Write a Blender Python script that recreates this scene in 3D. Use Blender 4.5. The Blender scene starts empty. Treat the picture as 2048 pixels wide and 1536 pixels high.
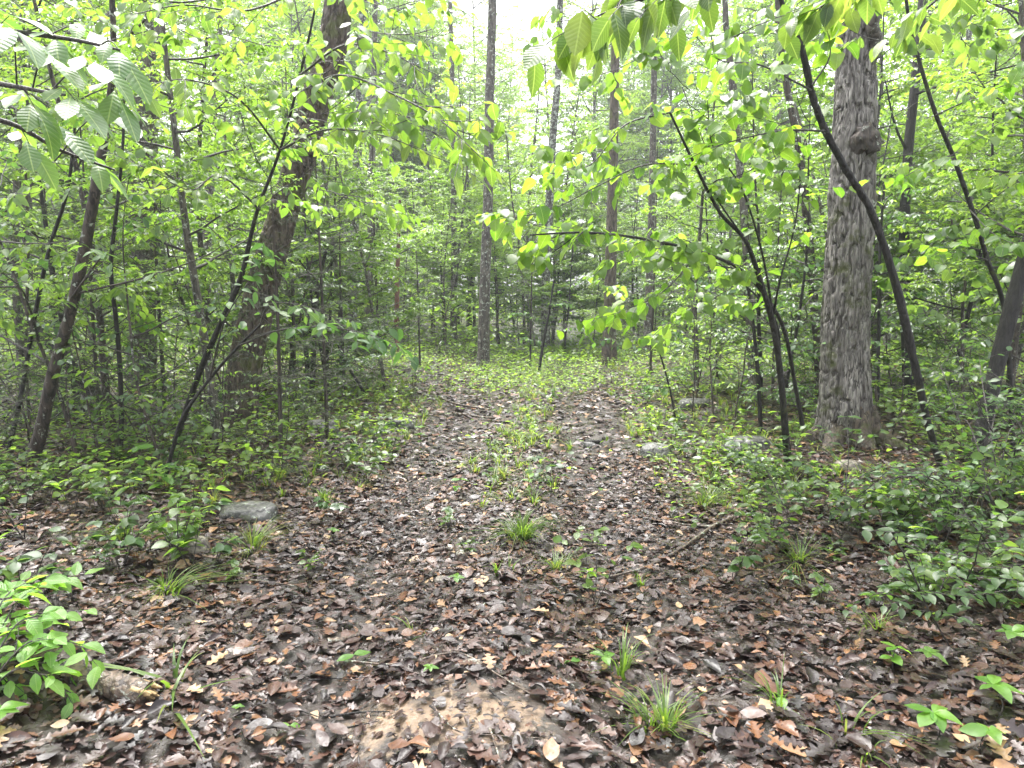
import bpy, math, random
import numpy as np
from mathutils import Matrix, Vector
from math import radians, sin, cos, pi

random.seed(11)
rng = np.random.default_rng(11)
scene = bpy.context.scene
COL = scene.collection

# ------------------------------------------------------------------ camera, sky, sun, exposure
CAM_H, PITCH, FPX = 1.6, radians(7.5), 1420.0            # focal length in pixels of a 2048 wide frame
cam_data = bpy.data.cameras.new('camera')
cam_data.sensor_width = 36.0
cam_data.lens = 36.0 * FPX / 2048.0
cam_data.clip_start, cam_data.clip_end = 0.05, 600
cam = bpy.data.objects.new('camera', cam_data)
COL.objects.link(cam)
cam.location = (0, 0, CAM_H)
cam.rotation_euler = (pi / 2 - PITCH, 0, 0)
scene.camera = cam

HAZE = 0.0017                                            # density of the damp air
SUN_EL, SUN_AZ = radians(68), radians(-25)               # azimuth from +Y (ahead), negative = to the left
world = bpy.data.worlds.new('World')
scene.world = world
world.use_nodes = True
wn, wl = world.node_tree.nodes, world.node_tree.links
wn.clear()
sky = wn.new('ShaderNodeTexSky')
sky.sky_type = 'NISHITA'
sky.sun_disc = False
sky.sun_elevation, sky.sun_rotation = SUN_EL, SUN_AZ
sky.air_density, sky.dust_density, sky.ozone_density = 1.0, 4.0, 0.6
hsv = wn.new('ShaderNodeHueSaturation')                  # an overcast sky: the same sky with little colour
hsv.inputs['Saturation'].default_value = 0.22
bg = wn.new('ShaderNodeBackground')
bg.inputs['Strength'].default_value = 0.15
wo = wn.new('ShaderNodeOutputWorld')
wl.new(sky.outputs[0], hsv.inputs['Color'])
wl.new(hsv.outputs[0], bg.inputs[0])
wl.new(bg.outputs[0], wo.inputs[0])

sun_data = bpy.data.lights.new('sun', 'SUN')
sun_data.energy, sun_data.angle = 1.5, radians(40)
sun_data.color = (1.0, 0.97, 0.92)
sun = bpy.data.objects.new('sun', sun_data)
COL.objects.link(sun)
sd = Vector((sin(SUN_AZ) * cos(SUN_EL), cos(SUN_AZ) * cos(SUN_EL), sin(SUN_EL)))
sun.rotation_euler = sd.to_track_quat('Z', 'Y').to_euler()

vs = scene.view_settings
vs.view_transform, vs.look, vs.gamma, vs.exposure = 'Standard', 'None', 1.0, 2.45
vs.use_curve_mapping = False
cy = scene.cycles
cy.max_bounces, cy.diffuse_bounces, cy.glossy_bounces, cy.transmission_bounces, cy.transparent_max_bounces = 10, 8, 2, 6, 4
cy.sample_clamp_indirect = 6.0
cy.use_denoising = True
cy.adaptive_threshold = 0.02
cy.caustics_reflective = cy.caustics_refractive = False

# ------------------------------------------------------------------ helpers: noise, projection, terrain
def _hash(ix, iy, iz, seed):
    n = (ix.astype(np.int64) * 374761393 + iy.astype(np.int64) * 668265263 + iz.astype(np.int64) * 1274126177 + seed * 974634521) & 0xFFFFFFFF
    n = ((n ^ (n >> 13)) * 1103515245) & 0xFFFFFFFF
    n = ((n ^ (n >> 16)) * 2246822519) & 0xFFFFFFFF
    return ((n ^ (n >> 15)) & 0xFFFFFF) / float(0xFFFFFF)

def vnoise(x, y, z=0.0, seed=0):
    x, y, z = np.broadcast_arrays(np.asarray(x, float), np.asarray(y, float), np.asarray(z, float))
    ix, iy, iz = np.floor(x), np.floor(y), np.floor(z)
    fx, fy, fz = x - ix, y - iy, z - iz
    fx, fy, fz = [f * f * (3 - 2 * f) for f in (fx, fy, fz)]
    r = 0
    for a in (0, 1):
        for b in (0, 1):
            for c in (0, 1):
                r = r + _hash(ix + a, iy + b, iz + c, seed) * (fx if a else 1 - fx) * (fy if b else 1 - fy) * (fz if c else 1 - fz)
    return r

def fbm(x, y, z=0.0, seed=0, octv=3):
    r, a, t = 0, 1.0, 0
    for i in range(octv):
        r = r + a * vnoise(np.asarray(x) * 2 ** i, np.asarray(y) * 2 ** i, np.asarray(z) * 2 ** i, seed + i)
        t += a
        a *= 0.5
    return r / t

def sstep(a, b, x):
    t = np.clip((np.asarray(x, float) - a) / (b - a), 0, 1)
    return t * t * (3 - 2 * t)

def track_x(y):
    y = np.asarray(y, float)
    return -0.08 + 0.062 * np.clip(y - 4.5, 0, 12) + 0.02 * np.clip(y - 12, 0, 30)

def hz(x, y):
    x, y = np.asarray(x, float), np.asarray(y, float)
    u = x - track_x(y)
    z = 0.17 * sstep(1.1, 2.4, -u) + 0.14 * sstep(1.4, 2.6, u)
    z = z - 0.085 * np.exp(-((u + 0.66) / 0.28) ** 2) - 0.085 * np.exp(-((u - 0.62) / 0.26) ** 2)
    z = z + 0.10 * (fbm(x * 0.55 + 9, y * 0.55, 0, 3) - 0.5) + 0.035 * (fbm(x * 3.1, y * 3.1, 0, 5) - 0.5)
    z = z + 0.9 * sstep(13, 45, y) + 0.3 * sstep(4, 14, -x)
    return z

def at(px, py, Y):
    """the point at distance Y ahead seen at photo pixel (px, py)"""
    u, v = (px - 1024) / FPX, (768 - py) / FPX
    d = np.array([u, cos(PITCH) + v * sin(PITCH), -sin(PITCH) + v * cos(PITCH)])
    return np.array([0, 0, CAM_H]) + d * (Y / d[1])

def ground_at(px, py):
    """where the line of sight through a photo pixel meets the ground"""
    u, v = (px - 1024) / FPX, (768 - py) / FPX
    Y = np.arange(1.0, 37, 0.04)
    t = Y / (cos(PITCH) + v * sin(PITCH))
    x, z = u * t, CAM_H + (-sin(PITCH) + v * cos(PITCH)) * t
    hit = z <= hz(x, Y)
    i = int(np.argmax(hit)) if hit.any() else len(Y) - 1
    return np.array([x[i], Y[i], float(hz(x[i], Y[i]))])

def nrm(v):
    v = np.asarray(v, float)
    return v / (np.linalg.norm(v, axis=-1, keepdims=True) + 1e-12)

# ------------------------------------------------------------------ helpers: geometry
class Geo:
    def __init__(self):
        self.V, self.F, self.n = [], [], 0
    def add(self, V, F, mat=0, tint=0.5):
        V, F = np.asarray(V, float).reshape(-1, 3), np.asarray(F, np.int64)
        self.V.append(V)
        self.F.append((F + self.n, mat, np.broadcast_to(np.asarray(tint, float), (len(F),))))
        self.n += len(V)
        return self
    def mesh(self, name, mats, off=(0, 0, 0), smooth=True):
        V = np.concatenate(self.V) - np.asarray(off, float)
        me = bpy.data.meshes.new(name)
        loops = np.concatenate([f.ravel() for f, m, t in self.F])
        tot = np.concatenate([np.full(len(f), f.shape[1]) for f, m, t in self.F])
        mi = np.concatenate([np.full(len(f), m) for f, m, t in self.F])
        ti = np.concatenate([t for f, m, t in self.F])
        me.vertices.add(len(V))
        me.vertices.foreach_set('co', V.astype(np.float32).ravel())
        me.loops.add(len(loops))
        me.loops.foreach_set('vertex_index', loops.astype(np.int32))
        me.polygons.add(len(tot))
        me.polygons.foreach_set('loop_start', np.concatenate([[0], np.cumsum(tot)[:-1]]).astype(np.int32))
        me.polygons.foreach_set('material_index', mi.astype(np.int32))
        me.polygons.foreach_set('use_smooth', np.full(len(tot), smooth))
        me.update(calc_edges=True)
        a = me.attributes.new('tint', 'FLOAT', 'FACE')
        a.data.foreach_set('value', ti.astype(np.float32))
        for m in mats:
            me.materials.append(m)
        return me

def link(name, data, parent=None, loc=None):
    o = bpy.data.objects.new(name, data)
    COL.objects.link(o)
    if parent is not None:
        o.parent = parent
    if loc is not None:
        o.location = loc
    return o

def tag(o, label=None, cat=None, group=None, kind=None):
    if label: o['label'] = label
    if cat: o['category'] = cat
    if group: o['group'] = group
    if kind: o['kind'] = kind
    return o

def thing(name, label, cat, loc, group=None):
    return tag(link(name, None, None, [float(c) for c in loc]), label, cat, group)

def wloc(o):
    v = Vector((0, 0, 0))
    while o is not None:
        v += o.location
        o = o.parent
    return np.array(v)

def part(name, geo, mats, parent, kind=None, smooth=True):
    """a part built in world coordinates under its thing"""
    o = link(name, geo.mesh(name, mats, wloc(parent), smooth), parent)
    if kind: o['kind'] = kind
    return o

def one(name, geo, mats, loc, label, cat, group=None, smooth=True, kind=None):
    """a thing that is one mesh, built in world coordinates"""
    return tag(link(name, geo.mesh(name, mats, loc, smooth), None, [float(c) for c in loc]), label, cat, group, kind)

def copy_tree(o, loc, rz, s, label=None, group=None):
    c = o.copy()
    COL.objects.link(c)
    c.location = [float(v) for v in loc]
    c.rotation_euler = (0, 0, rz)
    c.scale = (s, s, s)
    if label: c['label'] = label
    if group: c['group'] = group
    for ch in o.children:
        d = ch.copy()
        COL.objects.link(d)
        d.parent = c
    return c

def spline(P, n):
    """Catmull-Rom through rows of P (any width), n samples"""
    P = np.asarray(P, float)
    Q = np.vstack([2 * P[0] - P[1], P, 2 * P[-1] - P[-2]])
    t = np.linspace(0, len(P) - 1 - 1e-9, n)
    i = t.astype(int)
    f = (t - i)[:, None]
    a, b, c, d = Q[i], Q[i + 1], Q[i + 2], Q[i + 3]
    return 0.5 * (2 * b + (c - a) * f + (2 * a - 5 * b + 4 * c - d) * f ** 2 + (3 * b - a - 3 * c + d) * f ** 3)

def frames(P):
    T = nrm(np.gradient(P, axis=0))
    ref = np.array([1.0, 0, 0]) if abs(T[0][0]) < 0.8 else np.array([0, 0, 1.0])
    A = np.zeros_like(P)
    a = nrm(ref - T[0] * ref.dot(T[0]))
    for i in range(len(P)):
        a = nrm(a - T[i] * a.dot(T[i]))
        A[i] = a
    return T, A, np.cross(T, A)

def tube(P, R, sides=6, disp=None):
    P = np.asarray(P, float)
    n = len(P)
    R = np.broadcast_to(np.asarray(R, float), (n,))
    T, A, B = frames(P)
    th = np.linspace(0, 2 * pi, sides, endpoint=False)
    ring = np.cos(th)[None, :, None] * A[:, None] + np.sin(th)[None, :, None] * B[:, None]
    V = P[:, None] + ring * R[:, None, None]
    if disp is not None:
        V = V + ring * disp(V, th)[:, :, None]
    idx = np.arange(n * sides).reshape(n, sides)
    a, b = idx[:-1], idx[1:]
    F = np.stack([a, np.roll(a, -1, 1), np.roll(b, -1, 1), b], -1).reshape(-1, 4)
    return V.reshape(-1, 3), F

def add_tube(g, P, R, sides=6, mat=0, tint=0.5, caps=True, disp=None):
    V, F = tube(P, R, sides, disp)
    g.add(V, F, mat, tint)
    if caps:
        n = len(V)
        for base, rev in ((0, True), (n - sides, False)):
            c = V[base:base + sides].mean(0)
            ring = np.arange(sides)
            tri = np.stack([ring, np.roll(ring, -1), np.full(sides, sides)], -1)
            if rev: tri = tri[:, ::-1]
            g.add(np.vstack([V[base:base + sides], c]), tri, mat, tint)

def sticks(g, A, B, r0, r1, mat=0):
    """many straight thin twigs at once, three-sided"""
    A, B = np.asarray(A), np.asarray(B)
    T = nrm(B - A)
    X = nrm(np.cross(T, np.array([0.13, 0.31, 0.94])))
    Y = np.cross(T, X)
    V = []
    for P, r in ((A, r0), (B, r1)):
        for k in range(3):
            a = 2 * pi * k / 3
            V.append(P + r * (cos(a) * X + sin(a) * Y))
    V = np.stack(V, 1)
    F = np.array([[0, 1, 4, 3], [1, 2, 5, 4], [2, 0, 3, 5]])
    n = len(A)
    g.add(V.reshape(-1, 3), (F[None] + 6 * np.arange(n)[:, None, None]).reshape(-1, 4), mat, 0.5)

# ------------------------------------------------------------------ leaf shapes (along +Y, upper side +Z, length 1)
def leaf_shape(wf, n, fold=0.22, droop=0.18, wave=0.0, curl=0.0, twist=0.0, rows=1, serr=0.0):
    ts = np.linspace(0, 1, n + 1)
    V, F = [], []
    cols = [c / rows for c in range(-rows, rows + 1)]
    for i, t in enumerate(ts):
        w = wf(t) * (1 + (serr if i % 2 else -serr))
        for c in cols:
            x = c * w
            z = abs(x) * math.tan(fold) - droop * t * t + wave * sin(9 * t + 2 * np.sign(c)) * abs(c) * w + curl * (x * x) * 6 + twist * x * (t - .5)
            V.append((x * (1 - curl * abs(c) * .5), t, z))
    m = len(cols)
    for i in range(n):
        for j in range(m - 1):
            a = i * m + j
            F.append((a, a + 1, a + 1 + m)); F.append((a, a + 1 + m, a + m))
    V, F = np.array(V), np.array(F)
    P = V[F]
    area = np.linalg.norm(np.cross(P[:, 1] - P[:, 0], P[:, 2] - P[:, 0]), axis=1)
    return V, F[area > 1e-7]

oval = lambda t: 0.27 * (max(0, sin(pi * t ** 0.85))) ** 0.95
hick_w = lambda t: 0.22 * (max(0, sin(pi * t ** 1.3))) ** 0.95
slim = lambda t: 0.20 * (max(0, sin(pi * t ** 0.9))) ** 0.9
obov = lambda t: 0.27 * (max(0, sin(pi * t ** 1.35))) ** 0.9
heart = lambda t: 0.46 * max(0, 1 - t) ** 0.75 * (t + 0.04) ** 0.35 * 1.75
def oaky(t):
    env = 0.33 * (max(0, sin(pi * t ** 0.95))) ** 0.7
    return env * (0.62 + 0.42 * sin(2 * pi * t * 3.6 + 0.4)) + 0.02 * (t < .98)

FAR = (np.array([[0, 0, 0], [.27, .45, .06], [0, 1, -.12], [-.27, .45, .06]]), np.array([[0, 1, 2], [0, 2, 3]]))
MID = (np.array([[0, 0, 0], [.21, .25, .04], [.22, .62, .02], [0, 1, -.16], [-.22, .62, .02], [-.21, .25, .04]]),
       np.array([[0, 1, 2], [0, 2, 3], [0, 3, 4], [0, 4, 5]]))
MIDH = (np.array([[0, 0, 0], [.36, .08, .03], [.34, .5, .02], [0, 1, -.18], [-.34, .5, .02], [-.36, .08, .03]]),
        np.array([[0, 1, 2], [0, 2, 3], [0, 3, 4], [0, 4, 5]]))
NEAR = leaf_shape(oval, 5, 0.2, 0.2)
NEEDLE = (np.array([[0, 0, 0], [.07, .4, 0], [0, 1, -.05], [-.07, .4, 0]]), np.array([[0, 1, 2], [0, 2, 3]]))

def place(g, tpl, P, T, N, S, W=1.0, mat=0, tint=0.5):
    """put one leaf of shape tpl at each row of P, tip towards T, upper side towards N"""
    V, F = tpl
    P = np.asarray(P, float)
    n = len(P)
    if n == 0: return
    T = nrm(np.broadcast_to(T, (n, 3)))
    X = nrm(np.cross(T, np.broadcast_to(N, (n, 3))))
    N = np.cross(X, T)
    S = np.broadcast_to(np.asarray(S, float), (n,))[:, None, None]
    W = np.broadcast_to(np.asarray(W, float), (n,))[:, None, None]
    out = P[:, None] + S * (W * V[None, :, :1] * X[:, None] + V[None, :, 1:2] * T[:, None] + V[None, :, 2:] * N[:, None])
    FF = (F[None] + len(V) * np.arange(n)[:, None, None]).reshape(-1, 3)
    g.add(out.reshape(-1, 3), FF, mat, np.repeat(np.broadcast_to(np.asarray(tint, float), (n,)), len(F)))

def basis(P, T, N, s, w=1.0):
    T = nrm(T); X = nrm(np.cross(T, N)); N = np.cross(X, T)
    M = Matrix.Identity(4)
    for r in range(3):
        M[r][0], M[r][1], M[r][2], M[r][3] = X[r] * s * w, T[r] * s, N[r] * s, P[r]
    return M

# ------------------------------------------------------------------ materials
class NT:
    def __init__(self, name):
        self.m = bpy.data.materials.new(name)
        self.m.use_nodes = True
        self.t = self.m.node_tree
        self.t.nodes.clear()
        self.out = self.n('ShaderNodeOutputMaterial')
    def n(self, typ, **kw):
        nd = self.t.nodes.new(typ)
        for k, v in kw.items():
            if k in nd.inputs: nd.inputs[k].default_value = v
            else: setattr(nd, k, v)
        return nd
    def l(self, a, b): self.t.links.new(a, b)
    def ramp(self, fac, stops, interp='LINEAR'):
        r = self.n('ShaderNodeValToRGB')
        r.color_ramp.interpolation = interp
        e = r.color_ramp.elements
        while len(e) < len(stops): e.new(0.5)
        for el, (p, c) in zip(e, stops):
            el.position = p
            el.color = (*c, 1) if len(c) == 3 else c
        self.l(fac, r.inputs[0])
        return r.outputs[0]
    def math(self, op, a, b=0.0, c=None):
        nd = self.n('ShaderNodeMath', operation=op)
        for i, v in enumerate((a, b, c)):
            if v is None: continue
            if hasattr(v, 'is_output'): self.l(v, nd.inputs[i])
            else: nd.inputs[i].default_value = v
        return nd.outputs[0]
    def mix(self, fac, a, b):
        nd = self.n('ShaderNodeMix', data_type='RGBA')
        for v, s in ((fac, nd.inputs[0]), (a, nd.inputs[6]), (b, nd.inputs[7])):
            if hasattr(v, 'is_output'): self.l(v, s)
            else: s.default_value = v if not isinstance(v, tuple) or len(v) == 4 else (*v, 1)
        return nd.outputs[2]
    def noise(self, scale, detail=4, vec=None, rough=0.55):
        nd = self.n('ShaderNodeTexNoise', Scale=scale, Detail=detail, Roughness=rough)
        if vec is not None: self.l(vec, nd.inputs['Vector'])
        return nd.outputs[0]
    def coord(self, which='Object', scale=(1, 1, 1)):
        c = self.n('ShaderNodeTexCoord').outputs[which]
        mp = self.n('ShaderNodeMapping')
        mp.inputs['Scale'].default_value = scale
        self.l(c, mp.inputs[0])
        return mp.outputs[0]

def leaf_material(name, stops, trans=0.5, rough=0.38, boost=(4.0, 3.75, 1.9), veins=0.0, spec=0.5, by='tint', tr_gain=1.0):
    k = NT(name)
    if by == 'tint':
        a = k.n('ShaderNodeAttribute', attribute_name='tint').outputs['Fac']
        r = k.n('ShaderNodeObjectInfo').outputs['Random']
        f = k.math('ADD', k.math('MULTIPLY', a, 0.75), k.math('MULTIPLY', r, 0.25))
    else:
        f = k.n('ShaderNodeObjectInfo').outputs['Random']
    col = k.ramp(f, stops)
    v = k.coord('Object')
    p = k.n('ShaderNodeBsdfPrincipled', Roughness=rough)
    p.inputs['Specular IOR Level'].default_value = spec
    mottled = k.mix(k.ramp(k.noise(3.0 if by != 'tint' else 30, 3, v), [(0.35, (0, 0, 0)), (0.75, (0.6, 0.6, 0.6))]), col, k.mix(0.5, col, (0.02, 0.03, 0.008)))
    if veins:
        sv = k.n('ShaderNodeSeparateXYZ'); k.l(v, sv.inputs[0])
        ax = k.math('ABSOLUTE', sv.outputs[0])
        rib = k.math('LESS_THAN', ax, 0.014)
        side = k.math('GREATER_THAN', k.math('SINE', k.math('MULTIPLY', k.math('SUBTRACT', sv.outputs[1], k.math('MULTIPLY', ax, 0.8)), 62.0)), 0.93)
        mottled = k.mix(k.math('MULTIPLY', k.math('MAXIMUM', rib, k.math('MULTIPLY', side, 0.28)), 0.55), mottled, (0.22, 0.30, 0.11))
    k.l(mottled, p.inputs['Base Color'])
    if veins:
        sx = k.n('ShaderNodeSeparateXYZ'); k.l(v, sx.inputs[0])
        s = k.math('SUBTRACT', sx.outputs[1], k.math('MULTIPLY', k.math('ABSOLUTE', sx.outputs[0]), 0.8))
        w = k.math('ABSOLUTE', k.math('SINE', k.math('MULTIPLY', s, 30.0)))
        b = k.n('ShaderNodeBump', Strength=veins, Distance=0.02)
        k.l(w, b.inputs['Height']); k.l(b.outputs[0], p.inputs['Normal'])
    tcol = k.n('ShaderNodeVectorMath', operation='MULTIPLY')
    k.l(mottled, tcol.inputs[0]); tcol.inputs[1].default_value = tuple(b * tr_gain for b in boost)
    t = k.n('ShaderNodeBsdfTranslucent'); k.l(tcol.outputs[0], t.inputs[0])
    ms = k.n('ShaderNodeMixShader'); ms.inputs[0].default_value = trans
    k.l(p.outputs[0], ms.inputs[1]); k.l(t.outputs[0], ms.inputs[2]); k.l(ms.outputs[0], k.out.inputs[0])
    return k.m

def bark_material(name, dark, light, moss=0.0, lichen=0.0, stretch=0.2, rough=0.75, scale=22, mosscol=(0.06, 0.07, 0.012), bump=0.6):
    k = NT(name)
    v = k.coord('Object', (1, 1, stretch))
    n1 = k.noise(scale, 6, v, 0.65)
    col = k.ramp(n1, [(0.36, dark), (0.6, light)])
    cr = k.math('ABSOLUTE', k.math('SUBTRACT', k.noise(scale * .75, 3, v, 0.5), 0.5))
    col = k.mix(k.ramp(cr, [(0.015, (0.95, 0.95, 0.95)), (0.045, (0, 0, 0))]), col, tuple(c * 0.55 for c in dark))
    u = k.coord('Object')
    big = k.noise(2.2, 4, u)
    col = k.mix(k.ramp(big, [(0.4, (0, 0, 0)), (0.65, (0.5, 0.5, 0.5))]), col, tuple(c * 0.55 for c in light))
    if lichen:
        ln = k.noise(16, 5, u, 0.7)
        col = k.mix(k.ramp(ln, [(0.62 - 0.2 * lichen, (0, 0, 0)), (0.68 - 0.2 * lichen, (1, 1, 1))]), col, (0.34, 0.37, 0.31))
    if moss:
        mn = k.noise(3.5, 6, u, 0.7)
        col = k.mix(k.ramp(mn, [(0.66 - 0.22 * moss, (0, 0, 0)), (0.74 - 0.2 * moss, (0.85, 0.85, 0.85))]), col, mosscol)
    p = k.n('ShaderNodeBsdfPrincipled', Roughness=rough)
    k.l(col, p.inputs['Base Color'])
    b = k.n('ShaderNodeBump', Strength=bump, Distance=0.02)
    k.l(k.math('ADD', n1, k.math('MULTIPLY', cr, 3.0)), b.inputs['Height']); k.l(b.outputs[0], p.inputs['Normal'])
    k.l(p.outputs[0], k.out.inputs[0])
    return k.m

M = {}
G = lambda *s: [(p, c) for p, c in s]
FRESH = G((0.0, (0.042, 0.088, 0.023)), (0.45, (0.080, 0.143, 0.034)), (0.8, (0.112, 0.18, 0.042)), (1.0, (0.145, 0.205, 0.05)))
YELLOW = G((0.0, (0.068, 0.137, 0.028)), (0.6, (0.108, 0.182, 0.038)), (1.0, (0.145, 0.212, 0.046)))
COOL = G((0.0, (0.034, 0.075, 0.032)), (0.6, (0.066, 0.122, 0.048)), (1.0, (0.10, 0.16, 0.058)))
DEEP = G((0.0, (0.025, 0.055, 0.016)), (0.6, (0.045, 0.095, 0.025)), (1.0, (0.08, 0.13, 0.03)))
M['fresh'] = leaf_material('fresh_leaves', FRESH, 0.48, 0.3, spec=0.7)
M['yellow'] = leaf_material('yellow_green_leaves', YELLOW, 0.5, 0.32, spec=0.6)
M['cool'] = leaf_material('cool_green_leaves', COOL, 0.4, 0.26, spec=0.8)
M['deep'] = leaf_material('deep_green_leaves', DEEP, 0.42, 0.36)
M['cedar'] = leaf_material('cedar_needles', G((0, (0.035, 0.055, 0.022)), (0.7, (0.06, 0.085, 0.035)), (1, (0.11, 0.10, 0.05))), 0.25, 0.6, (1.1, 1.1, .8))
M['o_hick'] = leaf_material('hickory_leaf', G((0, (0.05, 0.115, 0.03)), (1, (0.085, 0.16, 0.04))), 0.36, 0.36, veins=0.1, by='obj', spec=0.55)
M['o_beech'] = leaf_material('beech_leaf', YELLOW, 0.5, 0.34, veins=0.08, by='obj', tr_gain=.85)
M['o_top'] = leaf_material('broad_elm_leaf', FRESH, 0.48, 0.36, veins=0.12, by='obj', tr_gain=.75)
M['o_redbud'] = leaf_material('redbud_leaf', G((0, (0.05, 0.12, 0.016)), (0.6, (0.09, 0.175, 0.022)), (1, (0.14, 0.22, 0.03))), 0.5, 0.4, veins=0.1, by='obj')
M['o_elm'] = leaf_material('elm_leaf', G((0, (0.09, 0.20, 0.035)), (1, (0.16, 0.29, 0.06))), 0.4, 0.36, veins=0.22, by='obj')
M['o_seed'] = leaf_material('seedling_leaf', G((0, (0.07, 0.17, 0.025)), (1, (0.13, 0.26, 0.035))), 0.4, 0.38, by='obj')
M['o_bush'] = leaf_material('honeysuckle_leaf', G((0, (0.035, 0.085, 0.03)), (0.7, (0.06, 0.13, 0.04)), (1, (0.10, 0.19, 0.05))), 0.36, 0.4, by='obj')
M['grass'] = leaf_material('grass_blades', G((0, (0.05, 0.10, 0.018)), (0.6, (0.10, 0.17, 0.03)), (1, (0.22, 0.22, 0.07))), 0.4, 0.4)

def litter_material(name, by):
    k = NT(name)
    if by == 'tint':
        f = k.n('ShaderNodeAttribute', attribute_name='tint').outputs['Fac']
    else:
        f = k.n('ShaderNodeObjectInfo').outputs['Random']
    col = k.ramp(f, [(0.0, (0.009, 0.007, 0.0075)), (0.3, (0.024, 0.0145, 0.014)), (0.55, (0.047, 0.026, 0.0215)), (0.75, (0.078, 0.038, 0.026)),
                     (0.88, (0.14, 0.058, 0.024)), (0.95, (0.23, 0.125, 0.06)), (1.0, (0.34, 0.23, 0.13))])
    v = k.coord('Object')
    n = k.noise(45 if by == 'tint' else 4, 4, v)
    col = k.mix(k.ramp(n, [(0.35, (0, 0, 0)), (0.7, (0.75, 0.75, 0.75))]), col, k.mix(0.55, col, (0.012, 0.009, 0.008)))
    p = k.n('ShaderNodeBsdfPrincipled')
    p.inputs['Specular IOR Level'].default_value = 0.42
    k.l(col, p.inputs['Base Color'])
    k.l(k.ramp(k.noise(20 if by == 'tint' else 2, 2, v), [(0.3, (0.2, 0.2, 0.2)), (0.7, (0.58, 0.58, 0.58))]), p.inputs['Roughness'])
    b = k.n('ShaderNodeBump', Strength=0.35, Distance=0.01)
    k.l(n, b.inputs['Height']); k.l(b.outputs[0], p.inputs['Normal'])
    k.l(p.outputs[0], k.out.inputs[0])
    return k.m
M['litter'] = litter_material('wet_leaf_litter', 'tint')
M['dead'] = litter_material('wet_fallen_leaf', 'obj')

def ground_material():
    k = NT('wet_forest_soil')
    v = k.coord('Object')
    n = k.noise(7, 8, v, 0.65)
    col = k.ramp(n, [(0.3, (0.012, 0.009, 0.007)), (0.55, (0.028, 0.019, 0.013)), (0.75, (0.05, 0.034, 0.022))])
    sp = ground_at(905, 1430)
    d = k.n('ShaderNodeVectorMath', operation='DISTANCE')
    mp = k.n('ShaderNodeMapping'); mp.inputs['Scale'].default_value = (0.62, 1.5, 0)
    k.l(k.n('ShaderNodeTexCoord').outputs['Object'], mp.inputs[0])
    k.l(mp.outputs[0], d.inputs[0]); d.inputs[1].default_value = (sp[0] * 0.62, sp[1] * 1.5, 0)
    f = k.math('ADD', k.math('SUBTRACT', 0.26, d.outputs['Value']), k.math('MULTIPLY', k.math('SUBTRACT', k.noise(9, 6, v, 0.65), 0.5), 0.9))
    sand = k.ramp(k.noise(22, 5, v), [(0.3, (0.13, 0.088, 0.055)), (0.7, (0.24, 0.165, 0.105))])
    col = k.mix(k.ramp(f, [(0.0, (0, 0, 0)), (0.12, (0.9, 0.9, 0.9))]), col, sand)
    p = k.n('ShaderNodeBsdfPrincipled')
    k.l(col, p.inputs['Base Color'])
    k.l(k.ramp(k.noise(5, 4, v), [(0.38, (0.16, 0.16, 0.16)), (0.6, (0.6, 0.6, 0.6))]), p.inputs['Roughness'])
    b = k.n('ShaderNodeBump', Strength=0.45, Distance=0.02)
    k.l(k.noise(28, 8, v, 0.7), b.inputs['Height']); k.l(b.outputs[0], p.inputs['Normal'])
    k.l(p.outputs[0], k.out.inputs[0])
    return k.m
M['soil'] = ground_material()
M['oak_bark'] = bark_material('pale_oak_bark', (0.055, 0.047, 0.04), (0.34, 0.315, 0.285), moss=0.5, stretch=0.13, scale=38, bump=1.0)
M['brown_bark'] = bark_material('brown_oak_bark', (0.04, 0.031, 0.024), (0.135, 0.105, 0.078), moss=0.6, stretch=0.25, bump=1.0)
M['grey_bark'] = bark_material('grey_bark', (0.045, 0.04, 0.034), (0.15, 0.13, 0.11), moss=0.3, lichen=0.3)
M['lichen_bark'] = bark_material('lichen_bark', (0.035, 0.031, 0.027), (0.095, 0.085, 0.075), lichen=0.55)
M['dark_bark'] = bark_material('wet_dark_bark', (0.007, 0.006, 0.005), (0.028, 0.024, 0.021), moss=0.3, rough=0.7, scale=40)
M['sap_bark'] = bark_material('sapling_bark', (0.025, 0.02, 0.016), (0.085, 0.065, 0.05), lichen=0.15, rough=0.7)
M['red_bark'] = bark_material('red_cedar_bark', (0.07, 0.03, 0.02), (0.2, 0.085, 0.055), stretch=0.06)
M['cedar_bark'] = bark_material('cedar_bark', (0.025, 0.02, 0.017), (0.08, 0.062, 0.05), stretch=0.06)
M['twig'] = bark_material('twig_bark', (0.018, 0.014, 0.012), (0.06, 0.048, 0.04), rough=0.5, scale=60)
M['dead_wood'] = bark_material('wet_dead_wood', (0.03, 0.022, 0.017), (0.15, 0.105, 0.075), lichen=0.2, rough=0.5, stretch=1)
M['pale_wood'] = bark_material('split_pale_wood', (0.22, 0.13, 0.05), (0.55, 0.40, 0.2), rough=0.7, stretch=0.4)
M['stone'] = bark_material('grey_stone', (0.035, 0.035, 0.032), (0.10, 0.098, 0.09), moss=0.55, lichen=0.12, stretch=1, scale=14, rough=0.5)
M['stone_brown'] = bark_material('brown_stone', (0.09, 0.075, 0.06), (0.22, 0.19, 0.15), moss=0.2, stretch=1, scale=18, rough=0.45)

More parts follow.
